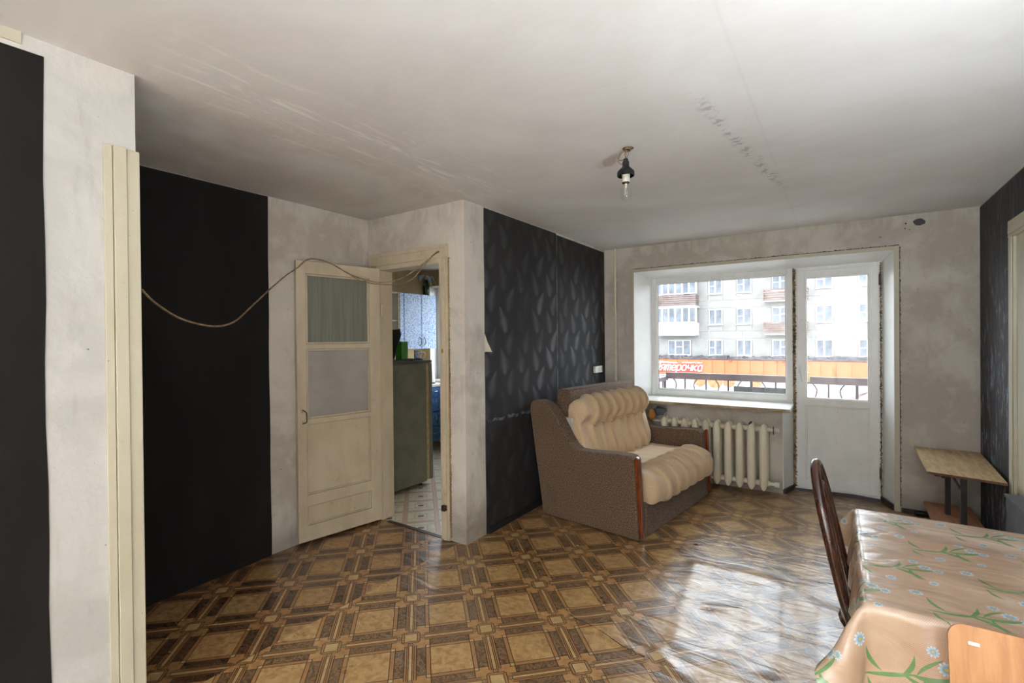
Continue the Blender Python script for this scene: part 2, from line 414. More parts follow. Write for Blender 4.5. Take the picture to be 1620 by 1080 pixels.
def facade_mat():
    m, p = new_mat('weathered_concrete'); vc = coords()
    n = noise(vc, .5, 8, .7, .4); n2 = noise(vc, 6, 4, .7)
    col = mix(n.ramp(.3, .7), lin((140, 138, 134)), lin((120, 118, 114)))
    col = mix(n2.ramp(.55, .8)*.35, col, lin((96, 93, 90)))
    put(p, 'Base Color', col); put(p, 'Roughness', .9); return m
M['facade'] = facade_mat()
M['joint'] = simple('pale_joint_mortar', (160, 154, 146), (150, 143, 134), 1, .9)
M['outframe'] = simple('white_window_frames', (190, 190, 192), (180, 180, 182), 1, .5)
M['outpane'] = simple('reflecting_far_panes', (100, 106, 114), (64, 68, 76), .9, .15)
M['slat'] = simple('rusty_balcony_slats', (122, 108, 104), (104, 80, 70), 1.2, .6)
M['whitepanel'] = simple('white_balcony_cladding', (186, 184, 188), (178, 176, 180), 1, .5)
M['lilac'] = simple('lilac_side_cladding', (214, 192, 226), (206, 184, 220), 1, .5)
M['orange'] = simple('orange_fascia', (176, 98, 58), (170, 92, 52), 1, .5)
M['redsign'] = simple('red_sign_backing', (170, 62, 38), (160, 56, 34), 1, .5)
M['roofing'] = simple('dark_ragged_roofing', (96, 92, 94), (70, 66, 70), 2, .9)
M['railmetal'] = simple('brown_grey_railing_paint', (98, 84, 84), (80, 70, 74), 5, .6)
M['asphalt'] = simple('pale_dusty_asphalt', (130, 128, 126), (116, 114, 112), .6, .95)
M['canvas'] = simple('pale_tent_canvas', (176, 160, 164), (168, 132, 138), .8, .8)
M['posterred'] = simple('orange_red_poster_print', (186, 100, 70), (190, 130, 84), 2, .6)
M['concrete'] = simple('balcony_concrete', (150, 146, 140), (128, 124, 118), 4, .9)
M['blackboard'] = simple('grey_asbestos_board', (112, 114, 120), (92, 94, 100), 6, .8)

# ------------------------------------------------------------------ mesh helpers
def bx(bm, x0, x1, y0, y1, z0, z1, bev=0, rot=None):
    r = bmesh.ops.create_cube(bm, size=1); vs_ = r['verts']
    for v in vs_:
        v.co = Vector(((x0+x1)/2+v.co.x*(x1-x0), (y0+y1)/2+v.co.y*(y1-y0), (z0+z1)/2+v.co.z*(z1-z0)))
    if rot: bmesh.ops.transform(bm, matrix=rot, verts=vs_)
    if bev:
        es = list({e for v in vs_ for e in v.link_edges})
        bmesh.ops.bevel(bm, geom=es, offset=bev, segments=2, affect='EDGES', profile=.6)
    return bm
def box(x0, x1, y0, y1, z0, z1, bev=0): return bx(bmesh.new(), x0, x1, y0, y1, z0, z1, bev)
def poly(bm, pts, faces):
    vv = [bm.verts.new(p) for p in pts]
    for f in faces: bm.faces.new([vv[i] for i in f])
    return vv
def prism(bm, outline, axis, a, b):
    """outline: 2-D points; extruded along axis from a to b"""
    def P(p, t):
        if axis == 'x': return (t, p[0], p[1])
        if axis == 'y': return (p[0], t, p[1])
        return (p[0], p[1], t)
    n = len(outline)
    v0 = [bm.verts.new(P(p, a)) for p in outline]; v1 = [bm.verts.new(P(p, b)) for p in outline]
    for i in range(n): bm.faces.new((v0[i], v0[(i+1) % n], v1[(i+1) % n], v1[i]))
    bm.faces.new(v0[::-1]); bm.faces.new(v1)
    bmesh.ops.recalc_face_normals(bm, faces=bm.faces)
    return bm
def spline(pts, n=8):
    P = [Vector(p) for p in pts]; out = []
    for i in range(len(P)-1):
        p0, p1, p2, p3 = P[max(i-1, 0)], P[i], P[i+1], P[min(i+2, len(P)-1)]
        for k in range(n):
            t = k/n
            out.append(.5*((2*p1)+(-p0+p2)*t+(2*p0-5*p1+4*p2-p3)*t*t+(-p0+3*p1-3*p2+p3)*t**3))
    out.append(P[-1]); return out
def tube(bm, pts, r, seg=8, closed=False):
    P = [Vector(p) for p in pts]; n = len(P); rings = []
    up = Vector((0, 0, 1)); prev = None
    for i in range(n):
        if closed: t = (P[(i+1) % n]-P[i-1]).normalized()
        else: t = (P[min(i+1, n-1)]-P[max(i-1, 0)]).normalized()
        if prev is None:
            a = t.cross(up if abs(t.z) < .9 else Vector((1, 0, 0))).normalized()
        else:
            a = (prev - t*prev.dot(t)).normalized()
        prev = a; b = t.cross(a); rr = r[i] if isinstance(r, (list, tuple)) else r
        rings.append([bm.verts.new(P[i]+a*rr*math.cos(2*PI*k/seg)+b*rr*math.sin(2*PI*k/seg)) for k in range(seg)])
    for i in range(n if closed else n-1):
        A, B = rings[i], rings[(i+1) % n]
        for k in range(seg): bm.faces.new((A[k], A[(k+1) % seg], B[(k+1) % seg], B[k]))
    if not closed: bm.faces.new(rings[0][::-1]); bm.faces.new(rings[-1])
    return bm
def lathe(bm, prof, cx=0, cy=0, seg=24):
    rings = []
    for r, z in prof:
        rings.append([bm.verts.new((cx+max(r, 1e-4)*math.cos(2*PI*k/seg), cy+max(r, 1e-4)*math.sin(2*PI*k/seg), z)) for k in range(seg)])
    for A, B in zip(rings, rings[1:]):
        for k in range(seg): bm.faces.new((A[k], A[(k+1) % seg], B[(k+1) % seg], B[k]))
    bm.faces.new(rings[0][::-1]); bm.faces.new(rings[-1])
    return bm
def mesh_of(name, bm, mat, smooth=False):
    me = bpy.data.meshes.new(name); bmesh.ops.recalc_face_normals(bm, faces=bm.faces)
    bm.to_mesh(me); bm.free()
    if mat: me.materials.append(mat)
    if smooth:
        me.shade_smooth()
        if smooth == 'auto': me.set_sharp_from_angle(angle=math.radians(38))
        if smooth == 'fine': me.set_sharp_from_angle(angle=math.radians(17))
    return me
def flat_caps(o, ax):
    for p in o.data.polygons:
        if abs(p.normal[ax]) > .97: p.use_smooth = False
    return o
def obj(name, bm, mat, parent=None, loc=(0, 0, 0), rot=(0, 0, 0), smooth=False, world=False):
    if world and parent is not None:
        bmesh.ops.translate(bm, vec=-Vector(parent.location), verts=bm.verts)
    me = bm if isinstance(bm, bpy.types.Mesh) else mesh_of(name, bm, mat, smooth)
    o = bpy.data.objects.new(name, me); C.objects.link(o); o.location = loc; o.rotation_euler = rot
    if parent is not None: o.parent = parent
    return o
def thing(name, label, cat, loc=(0, 0, 0), group=None, rz=0):
    o = bpy.data.objects.new(name, None); C.objects.link(o); o.location = loc; o.rotation_euler = (0, 0, rz)
    o.empty_display_size = .1; o['label'] = label; o['category'] = cat
    if group: o['group'] = group
    return o
def tag(o, label, cat, group=None):
    o['label'] = label; o['category'] = cat
    if group: o['group'] = group
    return o
def struct(name, bm, mat, smooth=False):
    o = obj(name, bm, mat, smooth=smooth); o['kind'] = 'structure'; return o
def struct_root(name):
    o = bpy.data.objects.new(name, None); C.objects.link(o); o['kind'] = 'structure'; return o

H = 2.4456
XA, XB, XD, XF = -2.15, -3.215, -2.19, .90      # wall planes: near left, alcove, left by sofa, right
YA, YC, YE, YB = .70, 2.633, 5.096, -3.1        # end of near left wall, kitchen wall, window wall, rear wall
YK = YC+.11                                     # kitchen side of the kitchen wall

# ------------------------------------------------------------------ setting
b = bmesh.new(); bx(b, -5.3, 1.2, YB-.2, 5.5, -.12, -.012)
floor = struct('floor', b, M['concrete'])
def sheet(x0, x1, y0, y1, step, fn, thick=.008):
    bm = bmesh.new(); nx = max(1, round((x1-x0)/step)); ny = max(1, round((y1-y0)/step))
    g = [[bm.verts.new((x0+(x1-x0)*i/nx, y0+(y1-y0)*j/ny, fn(x0+(x1-x0)*i/nx, y0+(y1-y0)*j/ny))) for j in range(ny+1)] for i in range(nx+1)]
    for i in range(nx):
        for j in range(ny): bm.faces.new((g[i][j], g[i+1][j], g[i+1][j+1], g[i][j+1]))
    return bm
crease = [(-1.225, 2.31), (-1.213, 2.288), (-1.16, 2.25), (-1.013, 2.225), (-.853, 2.164), (-.741, 2.146)]
ridges = [([(-.64, 2.32), (-.76, 3.18)], .055, .007), ([(-.76, 3.2), (-.4, 3.25), (.0, 3.02), (.4, 2.85)], .05, .007), ([(-.45, 2.3), (-.42, 3.1)], .03, .004),
          ([(-.25, 2.35), (-.3, 3.4)], .05, .005), ([(-1.0, 2.9), (-.62, 2.75), (-.1, 2.7)], .035, .003), ([(-.70, 2.22), (-.58, 2.12)], .035, .009),
          ([(-.6, 2.72), (-.45, 2.80)], .03, .006), ([(-.05, 2.4), (-.1, 3.0)], .06, .005), ([(-.2, 2.1), (.4, 2.4)], .06, .005)]
def dseg(p, a, b_):
    ax, ay = a; bx_, by = b_; dx, dy = bx_-ax, by-ay
    t = max(0, min(1, ((p[0]-ax)*dx+(p[1]-ay)*dy)/(dx*dx+dy*dy)))
    return math.hypot(p[0]-ax-t*dx, p[1]-ay-t*dy)
def fh(x, y):
    z = .0
    if -1.5 < x < .6 and 1.9 < y < 3.6:
        d = min(dseg((x, y), crease[i], crease[i+1]) for i in range(len(crease)-1))
        side = 1 if y > 2.2 - (x+1.0)*.25 else 0
        z += .005*math.exp(-(d/.03)**2)*(1 if side else .3)
        for pl, wd, am in ridges:
            d = min(dseg((x, y), pl[i], pl[i+1]) for i in range(len(pl)-1)); z += am*math.exp(-(d/wd)**2)
        z += .0016*(math.sin(x*21+y*7)+math.sin(y*17-x*9+1))*math.exp(-((x+.3)**2+(y-2.8)**2)/.5)
    return z
SX = -2.262
right = obj('linoleum_sheet', sheet(SX, XF, YB, 5.45, .02, fh), M['lino'], floor, smooth=True)
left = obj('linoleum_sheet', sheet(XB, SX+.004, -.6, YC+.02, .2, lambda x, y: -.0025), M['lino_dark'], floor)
left2 = obj('linoleum_sheet', sheet(-5.05, XD-.11, YC+.02, YE, .4, lambda x, y: -.004), M['kitchen_lino'], floor)
# dark open seam along the crack
b = bmesh.new(); tube(b, [(x, y, .0035) for x, y in spline([(a, c, 0) for a, c in crease], 5) for x, y in [(x, y)]] if False else [(p.x, p.y, fh(p.x, p.y)-.0003) for p in spline([(a, c, 0) for a, c in crease], 6)], [.0004+.0014*abs(math.sin(i*.35)) for i in range(len(crease)*6-5)], 5)
obj('crack', b, M['blackfab'], floor)
b = bmesh.new(); bx(b, -3.02, -2.41, YC-.005, YC+.03, -.012, .001); obj('threshold_strip', b, M['brown_base'], floor)

struct('ceiling', box(-5.3, 1.2, YB-.2, 5.5, H, H+.15), M['ceiling'])

wA = struct('wall_left_front', box(XA-.1, XA, YB, YA, 0, H), M['plaster_white'])
def panel(name, mat, parent, pts, axis_x, t=.003):
    bm = bmesh.new(); prism(bm, pts, 'x', axis_x, axis_x+t); return obj(name, bm, mat, parent)
def wob(a, b_, n, amp, fixed, vert=True):
    out = []
    for i in range(n+1):
        s = a+(b_-a)*i/n; w_ = amp*math.sin(i*1.7)+amp*.6*math.sin(i*.6+1)
        out.append((fixed+w_, s))
    return out
panel('wallpaper', M['black'], wA, [(YB, .0)]+wob(.0, 2.395, 12, .003, .449)+[(YB, 2.33)], XA)
# old cornice remnant above the black paper
b = bmesh.new(); bx(b, XA, XA+.008, YB, .40, 2.41, H); obj('cornice_strip', b, M['cream'], wA)
# casing on the end of the near left wall: three moulded boards
for k, (y0, y1, t) in enumerate(((.603, .628, .010), (.630, .668, .018), (.670, .708, .012))):
    b = bmesh.new(); bx(b, XA, XA+t, y0, y1, 0, 2.165-k*.002, .002); obj('casing_board', b, M['cream'], wA)
b = bmesh.new(); bx(b, XA-.1, XA, YA, YA+.012, 0, 2.16); obj('casing_board', b, M['cream'], wA)

wB = struct('wall_left_alcove', box(XB-.12, XB, -.7, YC+.11, 0, H), M['plaster'])
panel('wallpaper', M['black'], wB, [(-.6, 0)]+wob(.0, 2.442, 12, .002, 1.788)+[(-.6, 2.442)], XB)
# loose bottom edge of the black paper lying on the floor
b = bmesh.new(); poly(b, [(XB+.002, -.6, .03), (XB+.03, -.6, .001), (XB+.05, .9, .002), (XB+.035, 1.5, .002), (XB+.01, 1.78, .001), (XB+.004, 1.78, .03)], [(0, 1, 2, 3, 4, 5)])
obj('loose_paper_hem', b, M['black'], wB)
struct('wall_alcove_front', box(XB-.12, XA-.1, -.7, -.6, 0, H), M['plaster'])

# kitchen wall with doorway
DX0, DX1, DZ = -3.10, -2.385, 2.06
b = bmesh.new()
bx(b, XB, DX0, YC, YK, 0, H); bx(b, DX1, XD, YC, YK, 0, H); bx(b, DX0, DX1, YC, YK, DZ, H)
wC = struct('wall_kitchen', b, M['plaster'])
b = bmesh.new(); bx(b, XD-.11, XD, YK, YE, 0, H)
wD = struct('wall_left_sofa', b, M['plaster'])
pts = [(2.862, .0)]+[(p[0], p[1]) for p in wob(.0, 1.36, 6, .002, 2.862)][1:]+[(2.90, 1.37), (2.862, 1.5)]+[(p[0], p[1]) for p in wob(1.6, 2.438, 4, .002, 2.862)]+[(3.97, 2.44), (3.975, 2.428), (5.083, 2.42), (5.086, 0)]
panel('wallpaper', M['feather'], wD, pts, XD)
b = bmesh.new(); poly(b, [(XD+.003, 2.862, 1.50), (XD+.003, 2.862, 1.365), (XD+.03, 2.915, 1.362), (XD+.012, 2.88, 1.44)], [(0, 1, 2, 3)]); obj('torn_flap', b, M['torn'], wD)
b = bmesh.new(); bx(b, XD, XD+.02, 2.88, 5.09, 0, .045); obj('loose_skirting', b, M['blackfab'], wD)

# window wall
OX0, OX1, OZ0, OZ1 = -1.853, .405, .80, 2.185
b = bmesh.new()
bx(b, -5.3, -4.9, YE, 5.5, 0, H); bx(b, -3.1, OX0, YE, 5.5, 0, H)
bx(b, -4.9, -3.1, YE, 5.5, 0, .86); bx(b, -4.9, -3.1, YE, 5.5, 2.22, H)
bx(b, OX1, 1.2, YE, 5.5, 0, H); bx(b, OX0, OX1, YE, 5.5, OZ1, H); bx(b, OX0, -.432, YE, 5.5, 0, OZ0-.01)
wE = struct('wall_window', b, M['plaster'])
b = bmesh.new(); lathe(b, [(.001, 0), (.032, .002), (.036, .006), (.02, .007)], 0, 0, 9)
for v in b.verts: v.co.x *= 1.1+.2*math.sin(v.co.y*200); v.co = Vector((.54+v.co.x, YE-v.co.z, 2.375+v.co.y*.8))
obj('plaster_hole', b, M['roofing'], wE)
for dx, dz, r in ((-.085, -.0, .007), (-.09, -.04, .005), (-.06, -.055, .004)):
    b = bmesh.new(); lathe(b, [(r, 0), (r*.7, .003)], 0, 0, 7)
    for v in b.verts: v.co = Vector((.54+dx+v.co.x, YE-v.co.z, 2.375+dz+v.co.y))
    obj('plug_hole', b, M['roofing'], wE)
wF = struct('wall_right', box(XF, XF+.12, YB, 5.2, 0, H), M['plaster'])
b = bmesh.new(); bx(b, XF-.003, XF, 4.255, YE-.006, .0, 2.435); bx(b, XF-.003, XF, .7, 4.255, 2.15, 2.435); bx(b, XF-.003, XF, .7, 3.27, 0, 2.15)  # paper ends early: unseen plaster behind the camera left bare to bounce the fill
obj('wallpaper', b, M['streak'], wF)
struct('wall_behind', box(-5.3, 1.2, YB-.12, YB, 0, H), M['plaster'])
struct('wall_kitchen_far', box(-5.17, -5.05, YK-.2, YE, 0, H), M['kitchen_wall'])
b = bmesh.new(); bx(b, -5.05, XB-.12, YC-.02, YK, 0, H); struct('wall_kitchen_front', b, M['kitchen_wall'])
# kitchen-side paint over the shared walls
obj('kitchen_lining', box(XB-.12, DX0, YK, YK+.004, 0, H), M['kitchen_wall'], wC)
obj('kitchen_lining', box(XD-.114, XD-.11, YK, YE, 0, H), M['kitchen_wall'], wD)
b = bmesh.new(); bx(b, -5.05, -4.9, YE-.004, YE, 0, H); bx(b, -4.9, -3.1, YE-.004, YE, 0, .86); bx(b, -4.9, -3.1, YE-.004, YE, 2.22, H); bx(b, -3.1, XD-.12, YE-.004, YE, 0, H)
obj('kitchen_lining', b, M['kitchen_wall'], wE)

# baseboards
b = bmesh.new(); bx(b, .42, XF-.01, YE-.022, YE, .0, .035, .004); t = struct('baseboard_window_right', b, M['brown_base'])
b = bmesh.new(); prism(b, [(.378, 5.10), (.358, 5.10), (.292, 5.30), (.312, 5.30)], 'z', 0, .05); struct('baseboard_reveal_right', b, M['brown_base'])
b = bmesh.new(); prism(b, [(-.436, 5.09), (-.418, 5.09), (-.352, 5.32), (-.372, 5.32)], 'z', 0, .045); struct('baseboard_reveal_left', b, M['brown_base'])

# ------------------------------------------------------------------ window_1 : big fixed light with splayed plastic reveals
YW = 5.315
win = struct_root('window_1')
def P(name, bm, mat, par=None, **k): return obj(name, bm, mat, par if par is not None else win, **k)
def quad_slab(pts, nrm, t=.004):
    bm = bmesh.new(); n = Vector(nrm).normalized()*t
    v0 = [Vector(p) for p in pts]; v1 = [p+n for p in v0]; k = len(pts)
    poly(bm, v0+v1, [tuple(range(k)), tuple(range(2*k-1, k-1, -1))]+[(i, (i+1) % k, k+(i+1) % k, k+i) for i in range(k)])
    return bm
ZT0, ZT1 = 2.168, 2.107       # top reveal: at the wall face, at the frame
P('reveal_panel', quad_slab([(-1.845, YE-.004, .80), (-1.845, YE-.004, ZT0), (-1.723, YW, ZT1), (-1.723, YW, .80)], (-1, -.2, 0), .006), M['reveal'])
P('reveal_panel', quad_slab([(-1.845, YE-.004, ZT0), (.375, YE-.004, ZT0), (.31, YW, ZT1), (-1.723, YW, ZT1)], (0, 0, 1), .006), M['reveal'])
P('reveal_panel', quad_slab([(.375, YE-.004, .0), (.375, YE-.004, ZT0), (.31, YW, ZT1), (.31, YW, .0)], (1, .2, 0), .006), M['reveal'])
P('reveal_panel', quad_slab([(-.432, YE-.004, .04), (-.432, YE-.004, .79), (-.366, YW, .79), (-.366, YW, .04)], (-1, .2, 0), .006), M['reveal'])
P('reveal_edging', box(.376, .412, YE-.012, YE+.002, 0, 2.20, .002), M['cream'])
P('reveal_edging', box(-1.862, -1.846, YE-.012, YE+.002, .80, 2.20, .002), M['cream'])
P('reveal_edging', box(-1.846, .376, YE-.012, YE+.002, 2.168, 2.20, .002), M['cream'])
def frame(x0, x1, z0, z1, wd, y0, y1, bev=.004):
    bm = bmesh.new()
    bx(bm, x0, x0+wd, y0, y1, z0, z1, bev); bx(bm, x1-wd, x1, y0, y1, z0, z1, bev)
    bx(bm, x0+wd+.0004, x1-wd-.0004, y0, y1, z0, z0+wd, bev); bx(bm, x0+wd+.0004, x1-wd-.0004, y0, y1, z1-wd, z1, bev)
    return bm
def jag(x0, x1, z0, z1, y0, y1, amp, n=90, seed=1, horiz=False):
    rnd_ = random.Random(seed); n = n*2; a = [(x0-amp*rnd_.random()**3, z0+(z1-z0)*i/n) for i in range(n+1)]
    c = [(x1+amp*rnd_.random()**3*(1 if rnd_.random() < .7 else -1), z0+(z1-z0)*i/n) for i in range(n+1)][::-1]
    bm = bmesh.new(); P0 = a+c
    if horiz: P0 = [(q[1], q[0]) for q in P0]
    m_ = len(P0); f_ = [bm.verts.new((q[0], y0-.004*rnd_.random(), q[1])) for q in P0]; k_ = [bm.verts.new((q[0], y1, q[1])) for q in P0]
    for i in range(n): bm.faces.new((f_[i], f_[i+1], f_[m_-2-i], f_[m_-1-i]))
    for i in range(m_): bm.faces.new((f_[i], f_[(i+1) % m_], k_[(i+1) % m_], k_[i]))
    return bm
P('grime_line', jag(2.2005, 2.206, -1.86, .41, YE-.002, YE+.001, .007, 150, 5, True), M['roofing'])
P('grime_line', jag(.4135, .417, .05, 2.19, YE-.002, YE+.001, .006, 120, 6), M['roofing'])
wf = P('window_frame', bx(frame(-1.723, -.3676, .8367, 2.107, .048, YW, YW+.07), -1.723, -.3676, YW+.004, YW+.06, .792, .836), M['upvc'])
obj('glazing_bead', frame(-1.677, -.413, .883, 2.061, .018, YW+.012, YW+.03, .003), M['upvc'], wf)
obj('gasket', frame(-1.661, -.429, .899, 2.045, .004, YW+.020, YW+.032, 0), M['bakelite'], wf)
P('pane', box(-1.668, -.422, YW+.032, YW+.038, .892, 2.052), M['glass'])
sl = P('window_sill', box(-1.848, -.360, 4.865, YW+.002, .790, .818, .005), M['sill'])
# grey plywood-ish edge under the sill's front lip
obj('sill_edge', box(-1.846, -.362, 4.862, 4.866, .791, .812), M['chipped'], sl)

# ------------------------------------------------------------------ door_1 : balcony door
d1 = struct_root('door_1')
fr = obj('door_frame', frame(-.357, .312, .015, 2.107, .032, YW, YW+.07), M['upvc'], d1)
b = bmesh.new()
x0, x1, z0, z1 = -.332, .287, .045, 2.075
for a in ((x0, x0+.068, z0, z1), (x1-.068, x1, z0, z1), (x0+.066, x1-.066, z0, z0+.075), (x0+.066, x1-.066, z1-.065, z1), (x0+.066, x1-.066, .81, .872)):
    bx(b, a[0], a[1], YW-.012, YW+.045, a[2], a[3], .004)
leaf = obj('door_leaf', b, M['upvc'], d1)
obj('glazing_bead', frame(x0+.066, x1-.066, .870, 2.012, .014, YW-.004, YW+.02, .003), M['upvc'], leaf)
obj('panel_bead', frame(x0+.066, x1-.066, .118, .812, .014, YW-.004, YW+.02, .003), M['upvc'], leaf)
obj('door_panel', box(x0+.06, x1-.06, YW+.006, YW+.03, .11, .82), M['upvc'], d1)
obj('pane', box(x0+.06, x1-.06, YW+.016, YW+.022, .865, 2.017), M['glass'], d1)
b = bmesh.new(); bx(b, -.322, -.294, YW-.022, YW-.012, 1.11, 1.19, .003); tube(b, [(-.308, YW-.02, 1.165), (-.308, YW-.05, 1.165)], .009, 10)
tube(b, [(-.308, YW-.05, 1.17), (-.300, YW-.052, 1.12), (-.288, YW-.052, 1.035)], [.009, .009, .007], 10)
obj('door_handle', b, M['white'], leaf, smooth='auto')
for zz in (.25, 1.95):
    b = bmesh.new(); tube(b, [(.296, YW-.018, zz-.05), (.296, YW-.018, zz+.05)], .009, 10); obj('hinge', b, M['tarnish'], leaf, smooth='auto')
obj('joint_filler', box(-.3685, -.3565, YW+.004, YW+.06, .0, 2.105), M['foam'], d1)
# foam and grime in the joints
obj('foam_seam', jag(-.362, -.344, .03, 2.10, YW-.006, YW+.004, .012, 200, 2), M['foam'], d1)
obj('foam_seam', jag(.298, .306, .03, 2.10, YW-.004, YW+.004, .009, 200, 3), M['foam'], d1)
b = bmesh.new(); prism(b, [(-.36, .0), (.31, .0), (.31, .018), (.1, .03), (-.36, .014)], 'y', YW-.03, YW+.1); obj('threshold', b, M['roofing'], d1)

# ------------------------------------------------------------------ door_3 in the right wall (only its casing is in frame)
d3 = struct_root('door_3')
b = bmesh.new(); bx(b, XF-.022, XF+.002, 4.150, 4.255, 0, 2.059, .004); bx(b, XF-.03, XF-.0225, 4.160, 4.20, 0, 2.059, .003)
obj('casing_board', b, M['cream'], d3)
b = bmesh.new(); bx(b, XF-.022, XF+.002, 3.27, 3.375, 0, 2.059, .004); obj('casing_board', b, M['cream'], d3)
b = bmesh.new(); bx(b, XF-.024, XF+.002, 3.27, 4.255, 2.06, 2.165, .004); bx(b, XF-.032, XF-.0245, 3.3, 4.22, 2.08, 2.12, .003); obj('casing_board', b, M['cream'], d3)
obj('door_leaf', box(XF-.006, XF+.03, 3.375, 4.15, .01, 2.06), M['cream'], d3)

# ------------------------------------------------------------------ door_2 : kitchen door, frame and open leaf
d2 = struct_root('door_2')
fm = bmesh.new()
bx(fm, DX0, DX0+.035, YC-.012, YK+.01, 0, DZ, .003); bx(fm, DX1-.035, DX1, YC-.012, YK+.01, 0, DZ, .003); bx(fm, DX0+.036, DX1-.036, YC-.0115, YK+.01, DZ-.04, DZ, .003)
fr = obj('door_frame', fm, M['door_cream'], d2)
for (a0, a1, t) in ((DX1-.005, DX1+.028, .025), (DX1+.029, DX1+.048, .018)):
    obj('casing_board', bx(bmesh.new(), a0, a1, YC-t, YC, 0, 2.054, .003), M['door_cream'], d2)
obj('casing_board', bx(bmesh.new(), -3.175, DX0+.01, YC-.024, YC, 0, 2.054, .003), M['door_cream'], d2)
obj('casing_board', bx(bmesh.new(), -3.178, DX1+.050, YC-.026, YC, 2.055, 2.15, .003), M['door_cream'], d2)
obj('casing_board', bx(bmesh.new(), -3.176, DX1+.047, YC-.034, YC-.0255, 2.118, 2.148, .003), M['door_cream'], d2)
obj('chipped_edge', jag(DX1+.049, DX1+.056, .02, 2.05, YC-.008, YC+.001, .006, 160, 9), M['chipped'], d2)
obj('strike_plate', bx(bmesh.new(), DX1-.002, DX1+.012, YC-.034, YC-.02, 1.36, 1.39, .003), M['gold'], d2)
obj('nail_block', bx(bmesh.new(), DX1-.002, DX1+.03, YC-.05, YC-.02, .22, .26, .004), M['tarnish'], d2)
ang = math.atan2(-.675, -.125)
lf = bpy.data.objects.new('door_leaf', None); C.objects.link(lf); lf.parent = d2
lf.location = (-3.045, 2.64, 0); lf.rotation_euler = (0, 0, ang)
W = .688; T = .034      # leaf: local x from hinge to free edge, local y>0 towards the room
def lp(name, bm, mat, **k): return obj(name, bm, mat, lf, **k)
Z0, Z1 = .02, 2.03
lp('stile', box(.028, .122, -T, 0, Z0, Z1, .003), M['door_cream'])
st = lp('stile', box(.622, W, -T, 0, Z0, Z1, .003), M['door_cream'])
for (a0, a1) in ((1.942, Z1), (1.400, 1.434), (.858, .895), (Z0, .131)):
    lp('rail', box(.120, .624, -T, -.0005, a0, a1, .002), M['door_cream'])
lp('rail', box(.120, .624, -T, -.002, .27, .350, .002), M['door_cream'])
def bead(z0_, z1_, t=.012, g_=.0025):
    bm = bmesh.new(); a_, b_ = .122+g_, .622-g_; z0_ += g_; z1_ -= g_
    for a in ((a_, a_+t, z0_, z1_), (b_-t, b_, z0_, z1_), (a_+t, b_-t, z0_, z0_+t), (a_+t, b_-t, z1_-t, z1_)):
        bx(bm, a[0], a[1], -.020, -.004, a[2], a[3], .002)
    return bm
lp('glazing_bead', bead(1.434, 1.942), M['door_cream']); lp('glazing_bead', bead(.895, 1.400), M['door_cream'])
lp('panel_bead', bead(.350, .858, .01), M['door_cream']); lp('panel_bead', bead(.131, .27, .01), M['door_cream'])
lp('ribbed_pane', box(.122, .622, -.026, -.020, 1.434, 1.942), M['ribbed'])
lp('frosted_pane', box(.122, .622, -.026, -.020, .895, 1.400), M['door_glass'])
lp('door_panel', box(.122, .622, -.030, -.014, .352, .857), M['door_cream'])
lp('door_panel', box(.122, .622, -.030, -.012, .133, .268), M['door_cream'])
# handle with two rosettes
b = bmesh.new()
for zz in (.868, .962):
    lathe(b, [(.016, 0), (.016, .003), (.008, .005)], 0, 0, 14)
    vs_ = b.verts[-42:] if False else None
b.free(); b = bmesh.new()
for zz in (.868, .966):
    r = bmesh.ops.create_cone(b, cap_ends=True, segments=14, radius1=.017, radius2=.010, depth=.006)
    bmesh.ops.transform(b, matrix=Matrix.Translation((.655, .003, zz)) @ Matrix.Rotation(-PI/2, 4, 'X') @ Matrix.Diagonal((.8, 1.4, 1, 1)), verts=r['verts'])
obj('rosette', b, M['door_cream'], lf)
b = bmesh.new(); tube(b, spline([(.655, .004, .966), (.650, .028, .960), (.640, .036, .945), (.638, .036, .90), (.640, .034, .880), (.655, .004, .868)], 5), .0042, 8)
obj('door_handle', b, M['tarnish'], lf, smooth=True)
for zz in (.35, 1.7):
    b = bmesh.new(); tube(b, [(.012, -.004, zz-.045), (.012, -.004, zz+.045)], .008, 8); obj('hinge', b, M['door_cream'], lf, smooth='auto')

# kitchen window
w2 = struct_root('window_2')
b = frame(-4.88, -3.12, .87, 2.21, .06, YE+.14, YE+.2); bx(b, -4.03, -3.97, YE+.14, YE+.2, .9, 2.18)
obj('window_frame', b, M['outframe'], w2); obj('pane', box(-4.86, -3.14, YE+.165, YE+.171, .9, 2.18), M['glass'], w2)
b = bmesh.new(); bx(b, -4.898, -4.885, YE+.001, YE+.2, .87, 2.21); bx(b, -3.115, -3.102, YE+.001, YE+.2, .87, 2.21); obj('reveal_panel', b, M['reveal'], w2)
obj('window_sill', box(-4.92, -3.08, YE-.1, YE+.14, .862, .885, .004), M['sill'], w2)

# ------------------------------------------------------------------ heating pipe, radiator
t = thing('heating_pipe', 'thin cream heating pipe running down the corner left of the big window', 'pipe', (-2.045, 5.052, 0))
b = bmesh.new(); tube(b, [(0, 0, .05), (0, 0, H-.001)], .0105, 12); obj('pipe', b, M['radiator'], t, smooth='auto')
for zz in (1.0, 2.0, .5):
    b = bmesh.new(); tube(b, [(0, 0, zz-.018), (0, 0, zz+.018)], .0145, 12); tube(b, [(0, 0, zz), (0, .042, zz)], .005, 6); obj('pipe_clip', b, M['radiator'], t, smooth='auto')

